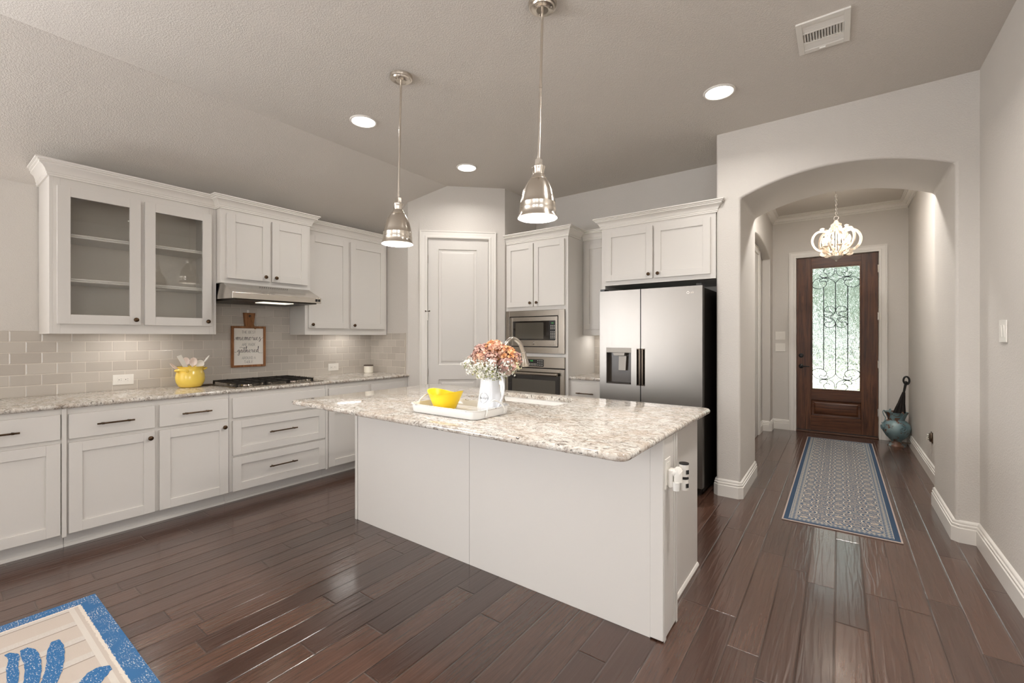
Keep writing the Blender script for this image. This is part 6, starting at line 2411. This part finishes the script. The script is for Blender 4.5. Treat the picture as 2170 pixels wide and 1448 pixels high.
# chandelier
chx, chy, chz = -0.026, 6.2, 2.175
chd = thing('chandelier', (chx, chy, chz), 'whitewashed wooden scroll chandelier with candle bulbs in the entry hall', 'chandelier')
MB().lathe([(0, 0.0), (0.006, 0.004), (0.012, 0.012), (0.010, 0.020), (0.022, 0.030), (0.050, 0.048), (0.058, 0.060), (0.056, 0.068), (0, 0.072)], (chx, chy, chz), 32).build('finial_bowl', mat('grey_washed_wood', (166, 158, 150), 0.6), chd)
MB().lathe([(0, 0.405), (0.040, 0.405), (0.050, 0.412), (0.052, 0.420), (0.046, 0.426), (0.030, 0.436), (0.020, 0.452), (0.022, 0.462), (0.010, 0.468), (0, 0.468)], (chx, chy, chz), 32).build('crown_cap', M_CHWOOD, chd)
MB().tube([(chx, chy, chz + 0.06), (chx, chy, chz + 0.42)], 0.006, 10).build('stem', M_CHWOOD, chd)
main = smooth_path([(0.040, 0.400, 0), (0.048, 0.360, 0), (0.085, 0.340, 0), (0.140, 0.352, 0), (0.190, 0.335, 0), (0.222, 0.285, 0), (0.228, 0.230, 0), (0.205, 0.170, 0), (0.160, 0.132, 0), (0.105, 0.122, 0), (0.070, 0.100, 0), (0.050, 0.066, 0)], 5)
inner_c = smooth_path([(0.075, 0.352, 0), (0.100, 0.300, 0), (0.088, 0.262, 0), (0.112, 0.250, 0), (0.122, 0.275, 0)], 5)
inner_d = smooth_path([(0.085, 0.105, 0), (0.105, 0.150, 0), (0.092, 0.185, 0), (0.112, 0.198, 0), (0.124, 0.178, 0)], 5)
bump_ = smooth_path([(0.115, 0.372, 0), (0.135, 0.378, 0), (0.150, 0.362, 0)], 4)
bump2 = smooth_path([(0.130, 0.108, 0), (0.145, 0.088, 0), (0.120, 0.078, 0), (0.095, 0.085, 0)], 4)
for k in range(6):
    a = R(14 + 60 * k)
    U = (math.cos(a), math.sin(a), 0)
    mb = MB()
    O = (chx, chy, chz)
    mb.ribbon([q[:2] for q in main], 0.0125, 0.014, O, U, (0, 0, 1))
    for c_, hw in ((inner_c, 0.013), (inner_d, 0.013), (bump_, 0.014), (bump2, 0.014)):
        mb.ribbon([q[:2] for q in c_], hw, 0.0138, O, U, (0, 0, 1))
    mb.build('scroll_panel', M_CHWOOD, chd, bevel=0.0015)
for k in range(6):
    a = R(44 + 60 * k)
    r_ = 0.125
    bx_, by_ = chx + r_ * math.cos(a), chy + r_ * math.sin(a)
    mb = MB().tube(smooth_path([(chx, chy, chz + 0.12), (chx + r_ * 0.5 * math.cos(a), chy + r_ * 0.5 * math.sin(a), chz + 0.095), (bx_, by_, chz + 0.125), (bx_, by_, chz + 0.165)], 5), 0.005, 8)
    arm = mb.build('candle_arm', M_CHWOOD, chd)
    MB().lathe([(0, 0.160), (0.012, 0.160), (0.030, 0.172), (0.031, 0.178), (0.012, 0.180), (0.0115, 0.215), (0, 0.215)], (bx_, by_, chz), 20).build('candle_cup', M_CHWOOD, arm)
    MB().lathe([(0, 0.215), (0.008, 0.216), (0.0150, 0.232), (0.0160, 0.245), (0.012, 0.265), (0.005, 0.285), (0, 0.292)], (bx_, by_, chz), 16).build('candle_bulb', M_CANDLEBULB, arm)
cz0 = chz + 0.468
mb = MB()
lk = 0.030
k = 0
z = cz0
pth = [(chx + 0.022 * math.cos(t_ * PI / 8), chy, z + 0.022 + 0.022 * math.sin(t_ * PI / 8)) for t_ in range(16)]
mb.tube(pth, 0.0035, 6, closed=True)
z += 0.040
while z < 3.02:
    pth = []
    for t_ in range(12):
        aa = t_ * PI / 6
        o = 0.008 * math.cos(aa)
        pth.append((chx + (o if k % 2 else 0), chy + (0 if k % 2 else o), z + lk / 2 + (lk / 2 + 0.001) * math.sin(aa)))
    mb.tube(pth, 0.0024, 6, closed=True)
    z += lk - 0.006
    k += 1
mb.build('chain', mat('antique_chain', (150, 142, 132), 0.5, 0.4), chd)
MB().lathe([(0, 3.02), (0.02, 3.022), (0.055, 3.045), (0.058, 3.055), (0, 3.055)], (chx, chy, 0), 28).build('ceiling_canopy', M_CHWOOD, chd)
